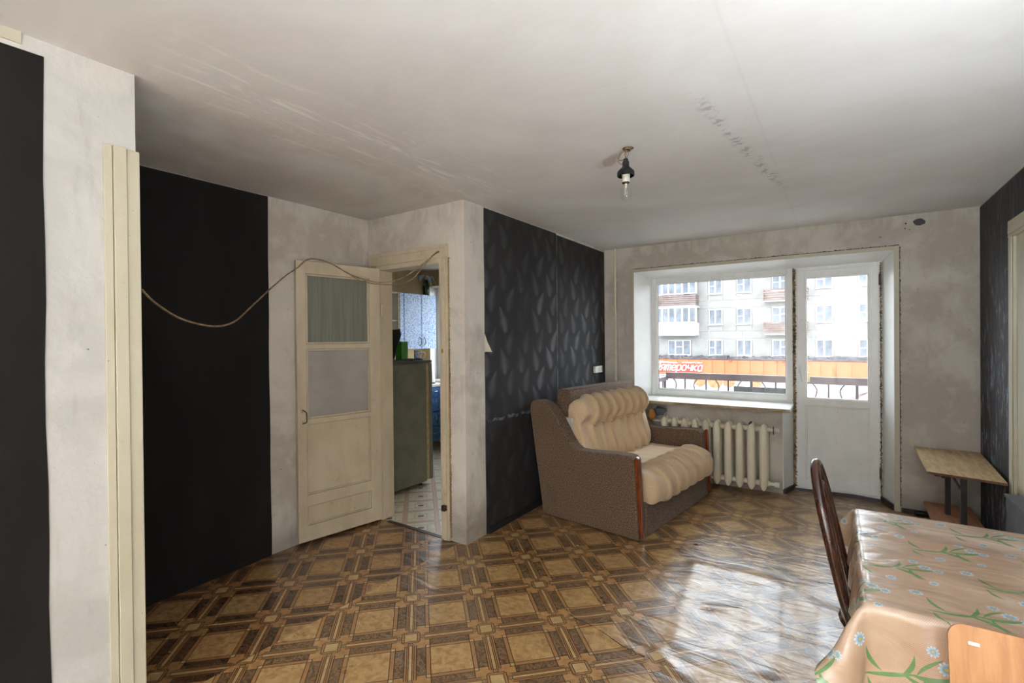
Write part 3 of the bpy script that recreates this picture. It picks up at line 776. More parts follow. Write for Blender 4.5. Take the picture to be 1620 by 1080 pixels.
rad = thing('radiator', 'cream cast-iron sectional radiator under the window sill, partly behind the sofa', 'radiator', (-1.03, 4.985, 0))
def rad_section():
    bm = bmesh.new(); zb, zt = .045, .655
    # pointed column front and back, web between
    for yy, s in ((-.052, -1), (.045, 1)):
        n = 12; rings = []
        for z_, wd, dp in ((zb, .004, .004), (zb+.012, .018, .012), (zb+.04, .031, .024), (zb+.07, .034, .028), (.35, .034, .028), (zt-.07, .034, .028), (zt-.04, .031, .024), (zt-.012, .018, .012), (zt, .004, .004)):
            rings.append([bm.verts.new((wd*math.cos(2*PI*k/n), yy+dp*(math.sin(2*PI*k/n)+.25*math.cos(4*PI*k/n)*0), z_)) for k in range(n)])
        for A, B in zip(rings, rings[1:]):
            for k in range(n): bm.faces.new((A[k], A[(k+1) % n], B[(k+1) % n], B[k]))
        bm.faces.new(rings[0][::-1]); bm.faces.new(rings[-1])
    bx(bm, -.008, .008, -.082, -.076, .11, .59, .003)        # raised rib on the face
    bx(bm, -.010, .010, -.04, .035, .10, .60, .003)
    for zz in (.105, .600): tube(bm, [(-.05, 0, zz), (.05, 0, zz)], .026, 12)
    return bm
rs = mesh_of('section', rad_section(), M['radiator'], 'auto')
for i in range(10): obj('section', rs, None, rad, loc=((.45-.1*i), 0, 0))
for zz in (.105, .600):
    b = bmesh.new(); tube(b, [(.50, 0, zz), (.565, 0, zz)], .016, 12); tube(b, [(.535, 0, zz), (.575, 0, zz)], .024, 6)
    obj('end_plug', b, M['white'], rad, smooth='auto')
b = bmesh.new(); tube(b, [(.52, 0, .6), (.52, .09, .6)], .008, 8); tube(b, [(.53, -.03, .565), (.53, -.03, .64)], .004, 6); obj('bracket', b, M['tarnish'], rad)
b = bmesh.new(); bx(b, .33, .345, -.06, .06, .605, .66, .006); obj('black_strap', b, M['blackfab'], rad)
for (x_, y_) in ((.30, .06), (-.25, .06)):
    b = bmesh.new(); bx(b, x_-.008, x_+.008, y_-.03, .108, .575, .59); obj('wall_hook', b, M['tarnish'], rad)
for zz in (.6, .105):
    b = bmesh.new(); tube(b, [(-.5, 0, zz), (-.62, 0, zz), (-.95, .065, zz), (-1.003, .067, zz)], .010, 8)
    obj('supply_pipe', b, M['radiator'], rad, smooth=True)

def blob(pts, mat, name, label, cat, loc, sc, seed, sub=2):
    rnd = random.Random(seed); bm = bmesh.new(); bmesh.ops.create_icosphere(bm, subdivisions=sub, radius=1)
    zmin = 9
    for v in bm.verts:
        k = 1+rnd.uniform(-.28, .28); v.co = Vector((v.co.x*sc[0]*k, v.co.y*sc[1]*k, v.co.z*sc[2]*k)); zmin = min(zmin, v.co.z)
    for v in bm.verts: v.co.z -= zmin
    return tag(obj(name, bm, mat, loc=loc, smooth='auto'), label, cat)
blob(0, M['greyfab'], 'crumpled_rag', 'blue-grey crumpled rag stuffed on the left end of the radiator', 'rag', (-1.53, 4.955, .658), (.06, .05, .045), 3)
blob(0, M['ochre'], 'ochre_cloth', 'small ochre cloth wedged beside the grey rag behind the sofa arm', 'cloth', (-1.60, 4.90, .60), (.035, .03, .06), 5)

# ------------------------------------------------------------------ sofa
sofa = thing('sofa', 'small brown tweed sofa with beige channelled velour cushions and red-brown arm trims', 'sofa', (-1.19, 3.335, .004), rz=math.radians(-7.5))
SW = 1.42
arm_prof = [(-.862, .0), (-.90, .25), (-.945, .50), (-.998, .86), (-.992, .905), (-.965, .932), (-.90, .940), (-.845, .930), (-.80, .905), (-.735, .845), (-.66, .735), (-.61, .655), (-.57, .605), (-.52, .580), (-.45, .578), (-.25, .592), (-.10, .600), (-.06, .596), (-.035, .575), (-.030, .54), (-.004, .08), (.0, .0)]
def arm(l0, l1):
    bm = bmesh.new(); n = len(arm_prof); r = .016
    rings = []
    for l_, ins in ((l0, r), (l0+r*.3, r*.3), (l0+r, 0), (l1-r, 0), (l1-r*.3, r*.3), (l1, r)):
        c = Vector((sum(p[0] for p in arm_prof)/n, sum(p[1] for p in arm_prof)/n)); ring = []
        for i, p in enumerate(arm_prof):
            a = Vector(arm_prof[i-1]); d_ = Vector(arm_prof[(i+1) % n])-a; nn = Vector((d_.y, -d_.x)).normalized()
            q = Vector(p); off = nn*ins
            ring.append(bm.verts.new((q.x+off.x, l_, max(0, q.y+off.y))))
        rings.append(ring)
    for A, B in zip(rings, rings[1:]):
        for k in range(n): bm.faces.new((A[k], A[(k+1) % n], B[(k+1) % n], B[k]))
    bm.faces.new(rings[0][::-1]); bm.faces.new(rings[-1])
    return bm
# inward offset sign check is done by the profile's orientation (clockwise seen from the left)
ar = []
for l0, l1 in ((0, .125), (SW-.125, SW)):
    a_ = obj('arm', arm(l0, l1), M['tweed'], sofa, smooth='fine'); flat_caps(a_, 1); ar.append(a_)
    bm = bmesh.new(); lc = l0+.03 if l0 == 0 else l1-.03
    prof = [(-.040, .575), (-.022, .600), (-.008, .590), (-.006, .560), (.024, .02), (.004, .012), (-.034, .54)]
    prism(bm, prof, 'y', lc-.020, lc+.020); es = [e for e in bm.edges]; bmesh.ops.bevel(bm, geom=es, offset=.004, segments=2, affect='EDGES')
    obj('arm_trim', bm, M['trimwood'], sofa, smooth='auto')
    bm = bmesh.new(); tube(bm, [(-.5, l0+.001, .36), (-.02, l0+.001, .34)], .003, 6)
    if l0 == 0:
        bm.free(); bm = bmesh.new(); tube(bm, spline([(-.93, .0, .43), (-.6, -.0005, .42), (-.3, .0, .40), (-.035, .0, .405)], 4), .0035, 6); obj('seam_piping', bm, M['tweed'], a_)
obj('base', bx(bmesh.new(), -.86, .004, .12, SW-.12, .0, .25, .008), M['tweed'], sofa)
b = bmesh.new(); prism(b, [(-.84, .2), (-.72, .2), (-.70, 1.0), (-.715, 1.022), (-.82, 1.028), (-.835, 1.01)], 'y', .165, SW-.14)
bmesh.ops.bevel(b, geom=list(b.edges), offset=.012, segments=3, affect='EDGES')
obj('back_panel', b, M['tweed'], sofa, smooth='auto')
obj('lining', bx(bmesh.new(), -.80, -.64, .126, .17, .62, .80, .004), M['paper'], sofa)

def cushion(prof, tuft, l0, l1, rolls, amp_fn, nper=12, rnd=.05):
    """prof: closed loop of (d, z, weight) ; channels run along it"""
    bm = bmesh.new(); n = len(prof); ns = rolls*nper; rings = []
    cx = sum(p[0] for p in prof)/n; cz = sum(p[1] for p in prof)/n
    for s in range(ns+1):
        t = s/ns; l_ = l0+(l1-l0)*t
        e = min(t, 1-t)*(l1-l0); k = 1.0 if e > rnd else math.sqrt(max(0, 1-(1-e/rnd)**2))*.12+.88
        ph = abs(math.sin(PI*t*rolls)); ring = []
        if t*rolls < .5 or t*rolls > rolls-.5: ph = 1
        for i, (d_, z_, w_) in enumerate(prof):
            a = prof[i-1]; c = prof[(i+1) % n]; tx, tz = c[0]-a[0], c[1]-a[1]; L = math.hypot(tx, tz) or 1
            nx, nz = -tz/L, tx/L
            off = amp_fn(w_)*(ph**.42-1)
            ring.append(bm.verts.new((cx+(d_-cx)*k+nx*off, l_, cz+(z_-cz)*k+nz*off)))
        rings.append(ring)
    for A, B in zip(rings, rings[1:]):
        for i in range(n): bm.faces.new((A[i], A[(i+1) % n], B[(i+1) % n], B[i]))
    bm.faces.new(rings[0][::-1]); bm.faces.new(rings[-1])
    return bm
def dens(pts, k=4):
    out = []
    n = len(pts)
    for i in range(n):
        p0, p1, p2, p3 = [pts[(i+j-1) % n] for j in range(4)]
        for s in range(k):
            t = s/k
            out.append(tuple(.5*((2*p1[c])+(-p0[c]+p2[c])*t+(2*p0[c]-5*p1[c]+4*p2[c]-p3[c])*t*t+(-p0[c]+3*p1[c]-3*p2[c]+p3[c])*t**3) for c in range(3)))
    return out
# seat: counter-clockwise in (d, z) so that the normal points out
seat = [(-.62, .26, 0), (-.3, .25, 0), (-.02, .235, 0), (.045, .235, .3), (.085, .29, 1), (.085, .365, 1), (.045, .425, 1), (-.03, .455, 1), (-.11, .452, .9), (-.17, .435, .45), (-.30, .428, .22), (-.45, .425, .15), (-.56, .42, .1), (-.63, .36, 0)]
obj('seat_cushion', cushion(dens(seat), None, .128, SW-.128, 7, lambda w_: .042*w_), M['beige'], sofa, smooth=True)
back = [(-.70, .40, 0), (-.60, .39, .3), (-.515, .42, .8), (-.50, .50, .8), (-.53, .60, .7), (-.560, .70, .8), (-.572, .755, 1.2), (-.550, .785, 1), (-.520, .83, 1), (-.522, .885, 1), (-.560, .935, .9), (-.62, .952, .7), (-.67, .93, .2), (-.70, .87, 0), (-.70, .6, 0)]
obj('back_cushion', cushion(dens(back), None, .128, SW-.150, 8, lambda w_: .052*w_, rnd=.06), M['beige'], sofa, smooth=True)

# ------------------------------------------------------------------ table, oilcloth, chairs
TX0, TX1, TY0, TY1, TZ = .052, .872, 1.585, 2.44, .745
tb = thing('table', 'rectangular dining table hidden under the flowered oilcloth by the right wall', 'table', ((TX0+TX1)/2, (TY0+TY1)/2, 0))
obj('tabletop', box(TX0, TX1, TY0, TY1, TZ-.025, TZ-.001, .003), M['ply'], tb, world=True)
lm = mesh_of('leg', box(-.02, .02, -.02, .02, 0, TZ-.025, .004), M['bentwood'])
for sx in (-1, 1):
    for sy in (-1, 1): obj('leg', lm, None, tb, loc=(sx*.35, sy*.36, 0))
for yy in (-.36, .36): obj('apron', box(-.35, .35, yy-.01, yy+.01, .64, .72), M['bentwood'], tb)
def oilcloth():
    bm = bmesh.new(); uvl = bm.loops.layers.uv.new('UVMap'); D = .30; DL = .17; st = .0125
    ax0, ax1, ay0, ay1 = TX0-DL, TX1-.0, TY0-D, TY1+DL
    nx = round((ax1-ax0)/st); ny = round((ay1-ay0)/st); g = []
    for i in range(nx+1):
        col = []
        for j in range(ny+1):
            x = ax0+(ax1-ax0)*i/nx; y = ay0+(ay1-ay0)*j/ny
            ox = max(0, TX0-x); oyn = max(0, TY0-y); oyf = max(0, y-TY1)
            oy = oyn or oyf; r = math.hypot(ox, oy); fx, fy, z = x, y, TZ+.002
            if r > 0:
                cx_, cy_ = max(x, TX0), min(max(y, TY0), TY1); ux, uy = -ox/r, (oyf-oyn)/r
                cf = 2*ox*oy/(r*r) if r else 0
                flare = (.10+.50*cf)*r
                wav = .010*math.sin(x*34+1)*(1 if oyn else 0)+.008*math.sin(y*31)*(1 if ox else 0)
                wav *= min(1, r/.1)
                rr = min(r, .012)
                fx, fy = cx_+ux*(rr*.6+flare+wav), cy_+uy*(rr*.6+flare+wav)
                z = TZ+.002-math.sqrt(max(0, r*r-flare*flare))*.985
            else:
                z += .0012*(math.sin(x*9+y*23)+math.sin(y*41+x*3)) + .0012
            v = bm.verts.new((fx, fy, z)); col.append((v, x, y))
        g.append(col)
    for i in range(nx):
        for j in range(ny):
            q = [g[i][j], g[i+1][j], g[i+1][j+1], g[i][j+1]]
            f = bm.faces.new([a[0] for a in q])
            for lp_, a in zip(f.loops, q): lp_[uvl].uv = (a[1], a[2])
    return bm
bm = oilcloth(); me = bpy.data.meshes.new('tablecloth'); bm.to_mesh(me); bm.free(); me.materials.append(M['cloth']); me.shade_smooth()
tc = bpy.data.objects.new('tablecloth', me); C.objects.link(tc); tag(tc, 'glossy tan oilcloth printed with green leaves and pale blue daisies on the table', 'tablecloth')

# bentwood chair pushed against the table's left side, back to the left
ch = thing('bentwood_chair', 'dark brown bentwood chair with a looped back at the left side of the table', 'chair', (.20, 2.12, 0))
SZ = .455
def bp(s, t):    # hoop plane: s across (world y), t height
    return (-.165-.105*(t-SZ)/.5, s, t)
outer = [(-.195-.05, -.145, 0), (-.185, -.155, .25), bp(-.165, SZ), bp(-.185, .60), bp(-.190, .74), bp(-.165, .87), bp(-.10, .955), bp(0, .985)]
outer += [(p[0], -p[1], p[2]) for p in outer[:-1]][::-1]
b = bmesh.new(); tube(b, spline(outer, 6), .0165, 12); obj('back_hoop', b, M['bentwood'], ch, smooth=True)
inner = [bp(-.075, SZ+.0), bp(-.11, .60), bp(-.125, .74), bp(-.105, .84), bp(-.06, .895), bp(0, .915)]
inner += [(p[0], -p[1], p[2]) for p in inner[:-1]][::-1]
b = bmesh.new(); tube(b, spline(inner, 6), .0115, 10); obj('inner_hoop', b, M['bentwood'], ch, smooth=True)
b = bmesh.new(); lathe(b, [(.185, SZ-.035), (.203, SZ-.028), (.208, SZ-.012), (.200, SZ), (.17, SZ+.004), (.0, SZ-.002)], 0, 0, 32)
obj('seat', b, M['bentwood'], ch, smooth='auto')
for s in (-1, 1):
    b = bmesh.new(); tube(b, [(.13, s*.13, SZ-.02), (.16, s*.15, .25), (.185, s*.165, 0)], [.017, .015, .012], 10); obj('leg', b, M['bentwood'], ch, smooth=True)
b = bmesh.new(); tube(b, [(.15*math.cos(a*PI/12), .15*math.sin(a*PI/12), .26) for a in range(24)], .009, 8, closed=True); obj('ring_stretcher', b, M['bentwood'], ch, smooth=True)

# plywood chair at the near side of the table, its back towards the camera
pc = thing('plywood_chair', 'orange plywood chair back with rounded corner at the near edge of the table', 'chair', (.40, 1.26, 0))
def rounded(x0, x1, z0, z1, r, n=5):
    out = []
    for cx_, cz_, a0 in ((x1-r, z1-r, 0), (x0+r, z1-r, 90), (x0+r, z0+r, 180), (x1-r, z0+r, 270)):
        for k in range(n+1):
            a = math.radians(a0+90*k/n); out.append((cx_+r*math.cos(a), cz_+r*math.sin(a)))
    return out
b = bmesh.new(); prism(b, rounded(-.198, .198, .0, .20, .03), 'y', -.005, .005)
bk = obj('backrest', b, M['ply'], pc, loc=(0, .168, .610), rot=(math.radians(-13), 0, 0), smooth='auto')
for sx in (-.155, .155): obj('rivet', box(sx-.010, sx+.010, -.008, -.004, .160, .168, .002), M['white'], bk)
b = bmesh.new(); prism(b, [(p[0], p[1]) for p in rounded(-.19, .19, -.20, .16, .04)], 'z', .44, .452); obj('seat', b, M['ply'], pc, smooth='auto')
for s in (-1, 1):
    b = bmesh.new(); tube(b, spline([(s*.17, .04, 0), (s*.165, .10, .40), (s*.155, .145, .52), (s*.150, .218, .79)], 5), .0095, 8); obj('leg', b, M['darkmetal'], pc, smooth=True)
    b = bmesh.new(); tube(b, spline([(s*.17, -.22, 0), (s*.165, -.18, .40), (s*.16, -.15, .432), (s*.16, .11, .432)], 5), .0095, 8); obj('leg', b, M['darkmetal'], pc, smooth=True)

# ------------------------------------------------------------------ school desk frame by the window wall
dk = thing('small_desk', 'low pale plywood desk on two dark metal posts in the right corner', 'desk', (.66, 4.55, 0))
ZD = .555
b = bmesh.new(); prism(b, [(.500, 5.075), (.890, 5.075), (.842, 4.10), (.482, 4.19)], 'z', ZD-.014, ZD); obj('desktop', b, M['ply_pale'], dk, world=True)
b = bmesh.new(); poly(b, [(.4815, 4.188, ZD-.016), (.8425, 4.098, ZD-.016), (.8425, 4.098, ZD-.001), (.4815, 4.188, ZD-.001)], [(0, 1, 2, 3)])
bx(b, .4795, .4815, 4.19, 4.192, ZD-.016, ZD-.001)
obj('desktop_edge', b, M['plyedge'], dk, world=True)
b = bmesh.new(); prism(b, [(.555, 5.07), (.835, 5.07), (.815, 4.0), (.535, 4.0)], 'z', .108, .120); obj('lower_shelf', b, M['ply_red'], dk, world=True)
for yy in (4.24, 4.80):
    b = bmesh.new(); bx(b, .650, .680, yy-.018, yy+.018, .0, ZD-.014, .002); obj('leg', b, M['darkmetal'], dk, world=True)
    b = bmesh.new(); bx(b, .52, .82, yy-.015, yy+.015, ZD-.034, ZD-.014, .002); obj('bracket', b, M['darkmetal'], dk, world=True)
b = bmesh.new(); tube(b, [(.665, 4.27, .42), (.62, 4.46, ZD-.02)], .008, 6); tube(b, [(.56, 4.2, ZD-.026), (.56, 4.9, ZD-.026)], .011, 6); obj('brace', b, M['darkmetal'], dk, world=True)
for yy in (4.24, 4.80): obj('foot', box(.52, .83, yy-.04, yy+.04, 0, .02, .002), M['darkmetal'], dk, world=True)

t = thing('metal_cabinet', 'slim dark grey metal cabinet standing against the casing on the right wall', 'cabinet', (.85, 3.7, 0))
obj('body', box(.80, .868, 3.42, 3.935, .0, .515, .003), M['grey'], t, world=True)
obj('lid', box(.793, .870, 3.41, 3.945, .515, .530, .003), M['grey'], t, world=True)
obj('edge_strip', box(.797, .801, 3.412, 3.420, .02, .50), M['plyedge'], t, world=True)
tag(obj('black_pipe', tube(bmesh.new(), [(.50, 5.045, .045), (.54, 5.05, .045), (.86, 5.05, .05)], .018, 10), M['bakelite'], smooth='auto'), 'short black pipe lying along the wall under the small desk', 'pipe')
C.objects['black_pipe'].location.z = -.022

# ------------------------------------------------------------------ ceiling lamp
lx, ly = -.914, 2.413
lp_ = thing('ceiling_lamp', 'bare bulb in a white ceramic socket under a black bakelite cup on the ceiling', 'lamp', (lx, ly, H))
b = bmesh.new()
for k in range(4): tube(b, [(.005+.016*math.cos(a*PI/6+k)*(1+.15*math.sin(a*2+k)), .012+.024*math.sin(a*PI/6+k), -.003-.002*k) for a in range(12)], .003, 5, closed=True)
lathe(b, [(.03, -.003), (.022, -.0005)], .01, .01, 10)
obj('ceiling_rose', b, M['wire'], lp_, smooth=True)
b = bmesh.new(); tube(b, spline([(0, 0, -.002), (-.03, 0, -.02), (-.042, .0, -.04), (-.035, .0, -.058), (-.012, 0, -.06), (.01, 0, -.045), (.012, .005, -.02), (0, .005, -.012)], 4), .0022, 6)
tube(b, spline([(0, .01, -.002), (-.036, .01, -.03), (-.044, .01, -.06), (-.02, .0, -.082), (-.002, 0, -.075)], 4), .0018, 6)
tube(b, spline([(0, 0, -.003), (.004, 0, -.02), (-.004, 0, -.035), (.003, 0, -.05), (0, 0, -.10)], 4), .0022, 6); tube(b, spline([(.004, 0, -.003), (-.004, 0, -.02), (.005, 0, -.035), (-.002, 0, -.05), (.004, 0, -.08)], 4), .0018, 6)
obj('wire', b, M['wire'], lp_, smooth=True)
b = bmesh.new(); lathe(b, [(.012, -.058), (.013, -.070), (.017, -.072), (.018, -.098), (.026, -.106), (.042, -.122), (.0445, -.128), (.0445, -.146), (.041, -.148), (.040, -.130), (.02, -.118)], 0, 0, 28)
obj('shade', b, M['bakelite'], lp_, smooth='auto')
b = bmesh.new()
lathe(b, [(.018, -.120), (.021, -.124), (.021, -.150), (.0195, -.153), (.021, -.156), (.021, -.176), (.018, -.180)], 0, 0, 24); obj('socket', b, M['ceramic'], lp_, smooth='auto')
b = bmesh.new(); lathe(b, [(.018, -.178), (.020, -.180), (.0195, -.184), (.012, -.186)], 0, 0, 20); obj('bulb_collar', b, M['tarnish'], lp_, smooth='auto')
b = bmesh.new(); lathe(b, [(.011, -.180), (.012, -.192), (.020, -.204), (.0275, -.222), (.029, -.238), (.026, -.254), (.017, -.268), (.006, -.2735)], 0, 0, 24)
bl = obj('bulb', b, M['bulbglass'], lp_, smooth=True)
b = bmesh.new(); tube(b, [(0, 0, -.186), (0, 0, -.212)], [.006, .002], 8); tube(b, [(-.008, 0, -.236), (0, 0, -.212), (.008, 0, -.236)], .0007, 5); obj('filament_stem', b, M['white'], bl)

# ------------------------------------------------------------------ wall socket, sagging cables
t = thing('wall_socket', 'white double wall socket on the black feather wallpaper above the sofa', 'socket', (XD+.003, 4.86, 1.12))
obj('housing', bx(bmesh.new(), 0, .028, -.09, .09, -.035, .035, .004), M['white'], t)
for s in (-.0, .055):
    b = bmesh.new(); bx(b, .028, .0295, s-.016, s+.016, -.025, .025, .0006); fp = obj('socket_face', b, M['ceramic'], t)
    for zz in (-.01, .01): obj('pin_hole', bx(bmesh.new(), .0293, .0298, s-.004, s+.004, zz-.005, zz+.005), M['bakelite'], fp)
cab = thing('sagging_cable', 'thin tan cable sagging across the black alcove wall to the kitchen door casing', 'cable', (-2.2, .708, 1.67))
b = bmesh.new(); tube(b, spline([(-2.155, .716, 1.655), (-2.27, .80, 1.615), (-2.42, .953, 1.560), (-2.55, 1.14, 1.535), (-2.70, 1.31, 1.565), (-2.84, 1.475, 1.66), (-2.98, 1.67, 1.79), (-3.10, 1.85, 1.905), (-3.150, 1.965, 1.975), (-3.14, 2.03, 2.037), (-3.115, 2.10, 2.046), (-3.04, 2.16, 2.015), (-2.96, 2.25, 1.945), (-2.88, 2.35, 1.90), (-2.78, 2.43, 1.885), (-2.66, 2.50, 1.92), (-2.52, 2.57, 2.02), (-2.44, 2.60, 2.085), (-2.40, 2.600, 2.10)], 6), .0045, 8)
obj('cable', b, M['wire'], cab, smooth=True, world=True)
b = bmesh.new(); tube(b, spline([(-2.96, 2.255, 1.940), (-2.90, 2.33, 1.890), (-2.80, 2.43, 1.870), (-2.70, 2.49, 1.875), (-2.62, 2.54, 1.905), (-2.55, 2.58, 1.985), (-2.46, 2.598, 2.07), (-2.40, 2.604, 2.095)], 6), .0035, 8)
obj('second_strand', b, M['wire'], cab, smooth=True, world=True)

# ------------------------------------------------------------------ kitchen
fz = thing('refrigerator', 'grey-green side of an old refrigerator just inside the kitchen doorway', 'refrigerator', (-3.74, 3.2, 0))
obj('body', bx(bmesh.new(), -4.02, -3.44, 2.86, 3.53, .035, 1.225, .012), M['fridge'], fz, world=True)
obj('top', bx(bmesh.new(), -4.03, -3.43, 2.85, 3.60, 1.225, 1.252, .006), M['grey'], fz, world=True)
obj('door_gasket', bx(bmesh.new(), -4.01, -3.446, 3.532, 3.565, .05, 1.22, .003), M['fridge_edge'], fz, world=True)
dr = obj('door', bx(bmesh.new(), -4.02, -3.440, 3.566, 3.612, .045, 1.222, .01), M['fridge'], fz, world=True)
fm_ = mesh_of('foot', lathe(bmesh.new(), [(.02, 0), (.02, .01), (.012, .012), (.012, .035)], 0, 0, 12), M['bakelite'])
for sx in (-.23, .25):
    for sy in (-.28, .28): obj('foot', fm_, None, fz, loc=(sx, sy, 0))
b = bmesh.new()  # slumped black bag: faceted taper
rings = []
for z_, rx, ry, ox in ((0, .07, .09, 0), (.07, .10, .10, .0), (.15, .13, .11, .01), (.24, .155, .12, .03), (.30, .15, .11, .02), (.285, .10, .08, .01)):
    rings.append([b.verts.new((ox+rx*math.cos(2*PI*k/9+.3), ry*math.sin(2*PI*k/9+.3), z_+.012*math.sin(k*2.3))) for k in range(9)])
for A, B in zip(rings, rings[1:]):
    for k in range(9): b.faces.new((A[k], A[(k+1) % 9], B[(k+1) % 9], B[k]))
b.faces.new(rings[0][::-1]); b.faces.new(rings[-1])
zm = min(v.co.z for v in b.verts)
for v in b.verts: v.co.z -= zm
tag(obj('black_bag', b, M['blackfab'], loc=(-3.77, 3.30, 1.2522)), 'slumped black bag on top of the refrigerator', 'bag')
tag(obj('green_box', bx(bmesh.new(), -.04, .04, -.05, .05, 0, .19, .002), M['green'], loc=(-3.735, 3.475, 1.2522), rot=(0, 0, .1)), 'bright green box behind the black bag on the refrigerator', 'box')
mg = thing('mug', 'white mug with blue flowers on top of the refrigerator', 'mug', (-3.56, 3.53, 1.2522))
obj('body', lathe(bmesh.new(), [(.034, 0), (.038, .01), (.040, .10), (.037, .10), (.035, .012)], 0, 0, 20), M['pattern_mug'], mg, smooth='auto')
b = bmesh.new(); tube(b, spline([(.036, .015, .08), (.055, .04, .078), (.06, .045, .05), (.05, .035, .022), (.036, .015, .02)], 4), .005, 8); obj('handle', b, M['white'], mg, smooth=True)
b = bmesh.new(); bx(b, -.05, .03, -.02, .02, 0, .022, .006); tube(b, spline([(.03, 0, .012), (.08, .01, .012), (.12, -.01, .01)], 4), .005, 6); tube(b, spline([(-.05, 0, .012), (-.12, .02, .006), (-.18, -.03, .006), (-.22, .01, .006)], 5), .0035, 6)
tag(obj('power_adapter', b, M['bakelite'], loc=(-3.53, 3.40, 1.2522), rot=(0, 0, .9)), 'black plug adapter with a cord on top of the refrigerator', 'adapter')

# wall cabinets
KX = -4.70
uc = thing('wall_cabinet', 'pale blue mottled kitchen wall cabinet with two doors', 'cabinet', (KX-.15, 4.7, 1.33))
obj('body', box(-5.045, KX-.018, 4.345, 5.02, 1.335, 2.075, .002), M['white'], uc, world=True)
for y0, y1 in ((4.35, 4.415), (4.425, 4.735), (4.745, 5.02)):
    d_ = obj('door', box(KX-.018, KX, y0, y1, 1.337, 2.073, .003), M['blue_pale'], uc, world=True)
    if y0 > 4.42:
        hy = y1-.035 if y0 < 4.5 else y0+.035
        bm = bmesh.new(); tube(bm, spline([(KX-.002, hy, 1.375), (KX+.02, hy+.006, 1.40), (KX+.024, hy+.008, 1.435), (KX+.02, hy+.006, 1.47), (KX-.002, hy, 1.495)], 3), .005, 8)
        bmesh.ops.translate(bm, vec=-Vector(uc.location), verts=bm.verts)
        obj('handle', bm, M['tarnish'], d_, smooth=True)
ucl = thing('open_cabinet', 'white open-fronted wall cabinet left of the blue one', 'cabinet', (KX-.15, 4.1, 1.33))
b = bmesh.new()
bx(b, -5.045, KX-.01, 3.90, 3.918, 1.335, 2.075); bx(b, -5.045, KX-.01, 4.322, 4.34, 1.335, 2.075); bx(b, -5.045, KX-.01, 3.918, 4.322, 1.335, 1.353); bx(b, -5.045, KX-.01, 3.918, 4.322, 2.057, 2.075); bx(b, -5.045, -5.035, 3.918, 4.322, 1.353, 2.057)
obj('body', b, M['white'], ucl, world=True)
obj('shelf', box(-5.035, KX-.02, 3.918, 4.322, 1.70, 1.716), M['white'], ucl, world=True)
obj('front_edge', box(KX-.012, KX-.002, 4.322, 4.342, 1.335, 2.075), M['fridge_edge'], ucl, world=True)

lc = thing('base_cabinet', 'deep blue mottled kitchen base cabinet with drawers and a pale worktop', 'cabinet', (-4.76, 4.5, 0))
obj('body', box(-5.045, -4.475, 3.95, 5.00, .10, .83, .003), M['blue_deep'], lc, world=True)
ys = [3.955, 4.30, 4.65, 4.81, 4.995]
rows = ((.69, .825), (.50, .685), (.31, .495), (.105, .305))
for y0, y1 in zip(ys, ys[1:]):
    for k, (z0_, z1_) in enumerate(rows):
        dd = obj('drawer', box(-4.475, -4.458, y0+.003, y1-.003, z0_+.003, z1_-.003, .002), M['blue_deep'], lc, world=True)
        yc, zc = (y0+y1)/2, (z0_+z1_)/2+.02; bm = bmesh.new()
        if k in (0, 3): tube(bm, spline([(-4.46, yc-.045, zc), (-4.435, yc-.03, zc-.006), (-4.435, yc+.03, zc-.006), (-4.46, yc+.045, zc)], 3), .005, 6)
        else: tube(bm, spline([(-4.46, yc, zc-.045), (-4.435, yc, zc-.03), (-4.435, yc, zc+.03), (-4.46, yc, zc+.045)], 3), .005, 6)
        bmesh.ops.translate(bm, vec=-Vector(lc.location), verts=bm.verts); obj('handle', bm, M['chrome'], dd, smooth=True)
for yy in (4.0, 4.48, 4.95):
    b = bmesh.new(); tube(b, [(-4.53, yy, 0), (-4.53, yy, .10)], .018, 10); obj('foot', b, M['chrome'], lc, world=True, smooth='auto')
tag(obj('worktop', box(-5.045, -4.445, 3.93, 4.99, .831, .861, .004), M['white']), 'pale kitchen worktop over the deep blue base cabinet', 'worktop')
kt = thing('kettle', 'white kettle on the kitchen worktop right of the refrigerator', 'kettle', (-4.64, 4.80, .8615))
obj('body', lathe(bmesh.new(), [(.085, 0), (.09, .01), (.088, .05), (.072, .16), (.058, .23), (.045, .25), (.012, .262)], 0, 0, 24), M['white'], kt, smooth='auto')
b = bmesh.new(); tube(b, spline([(.05, -.04, .235), (.09, -.07, .225), (.11, -.085, .15), (.085, -.065, .05)], 4), .010, 8); obj('handle', b, M['white'], kt, smooth=True)
b = bmesh.new(); lathe(b, [(.092, -.0), (.092, .018)], 0, 0, 24); obj('base_ring', b, M['darkmetal'], kt, smooth='auto')

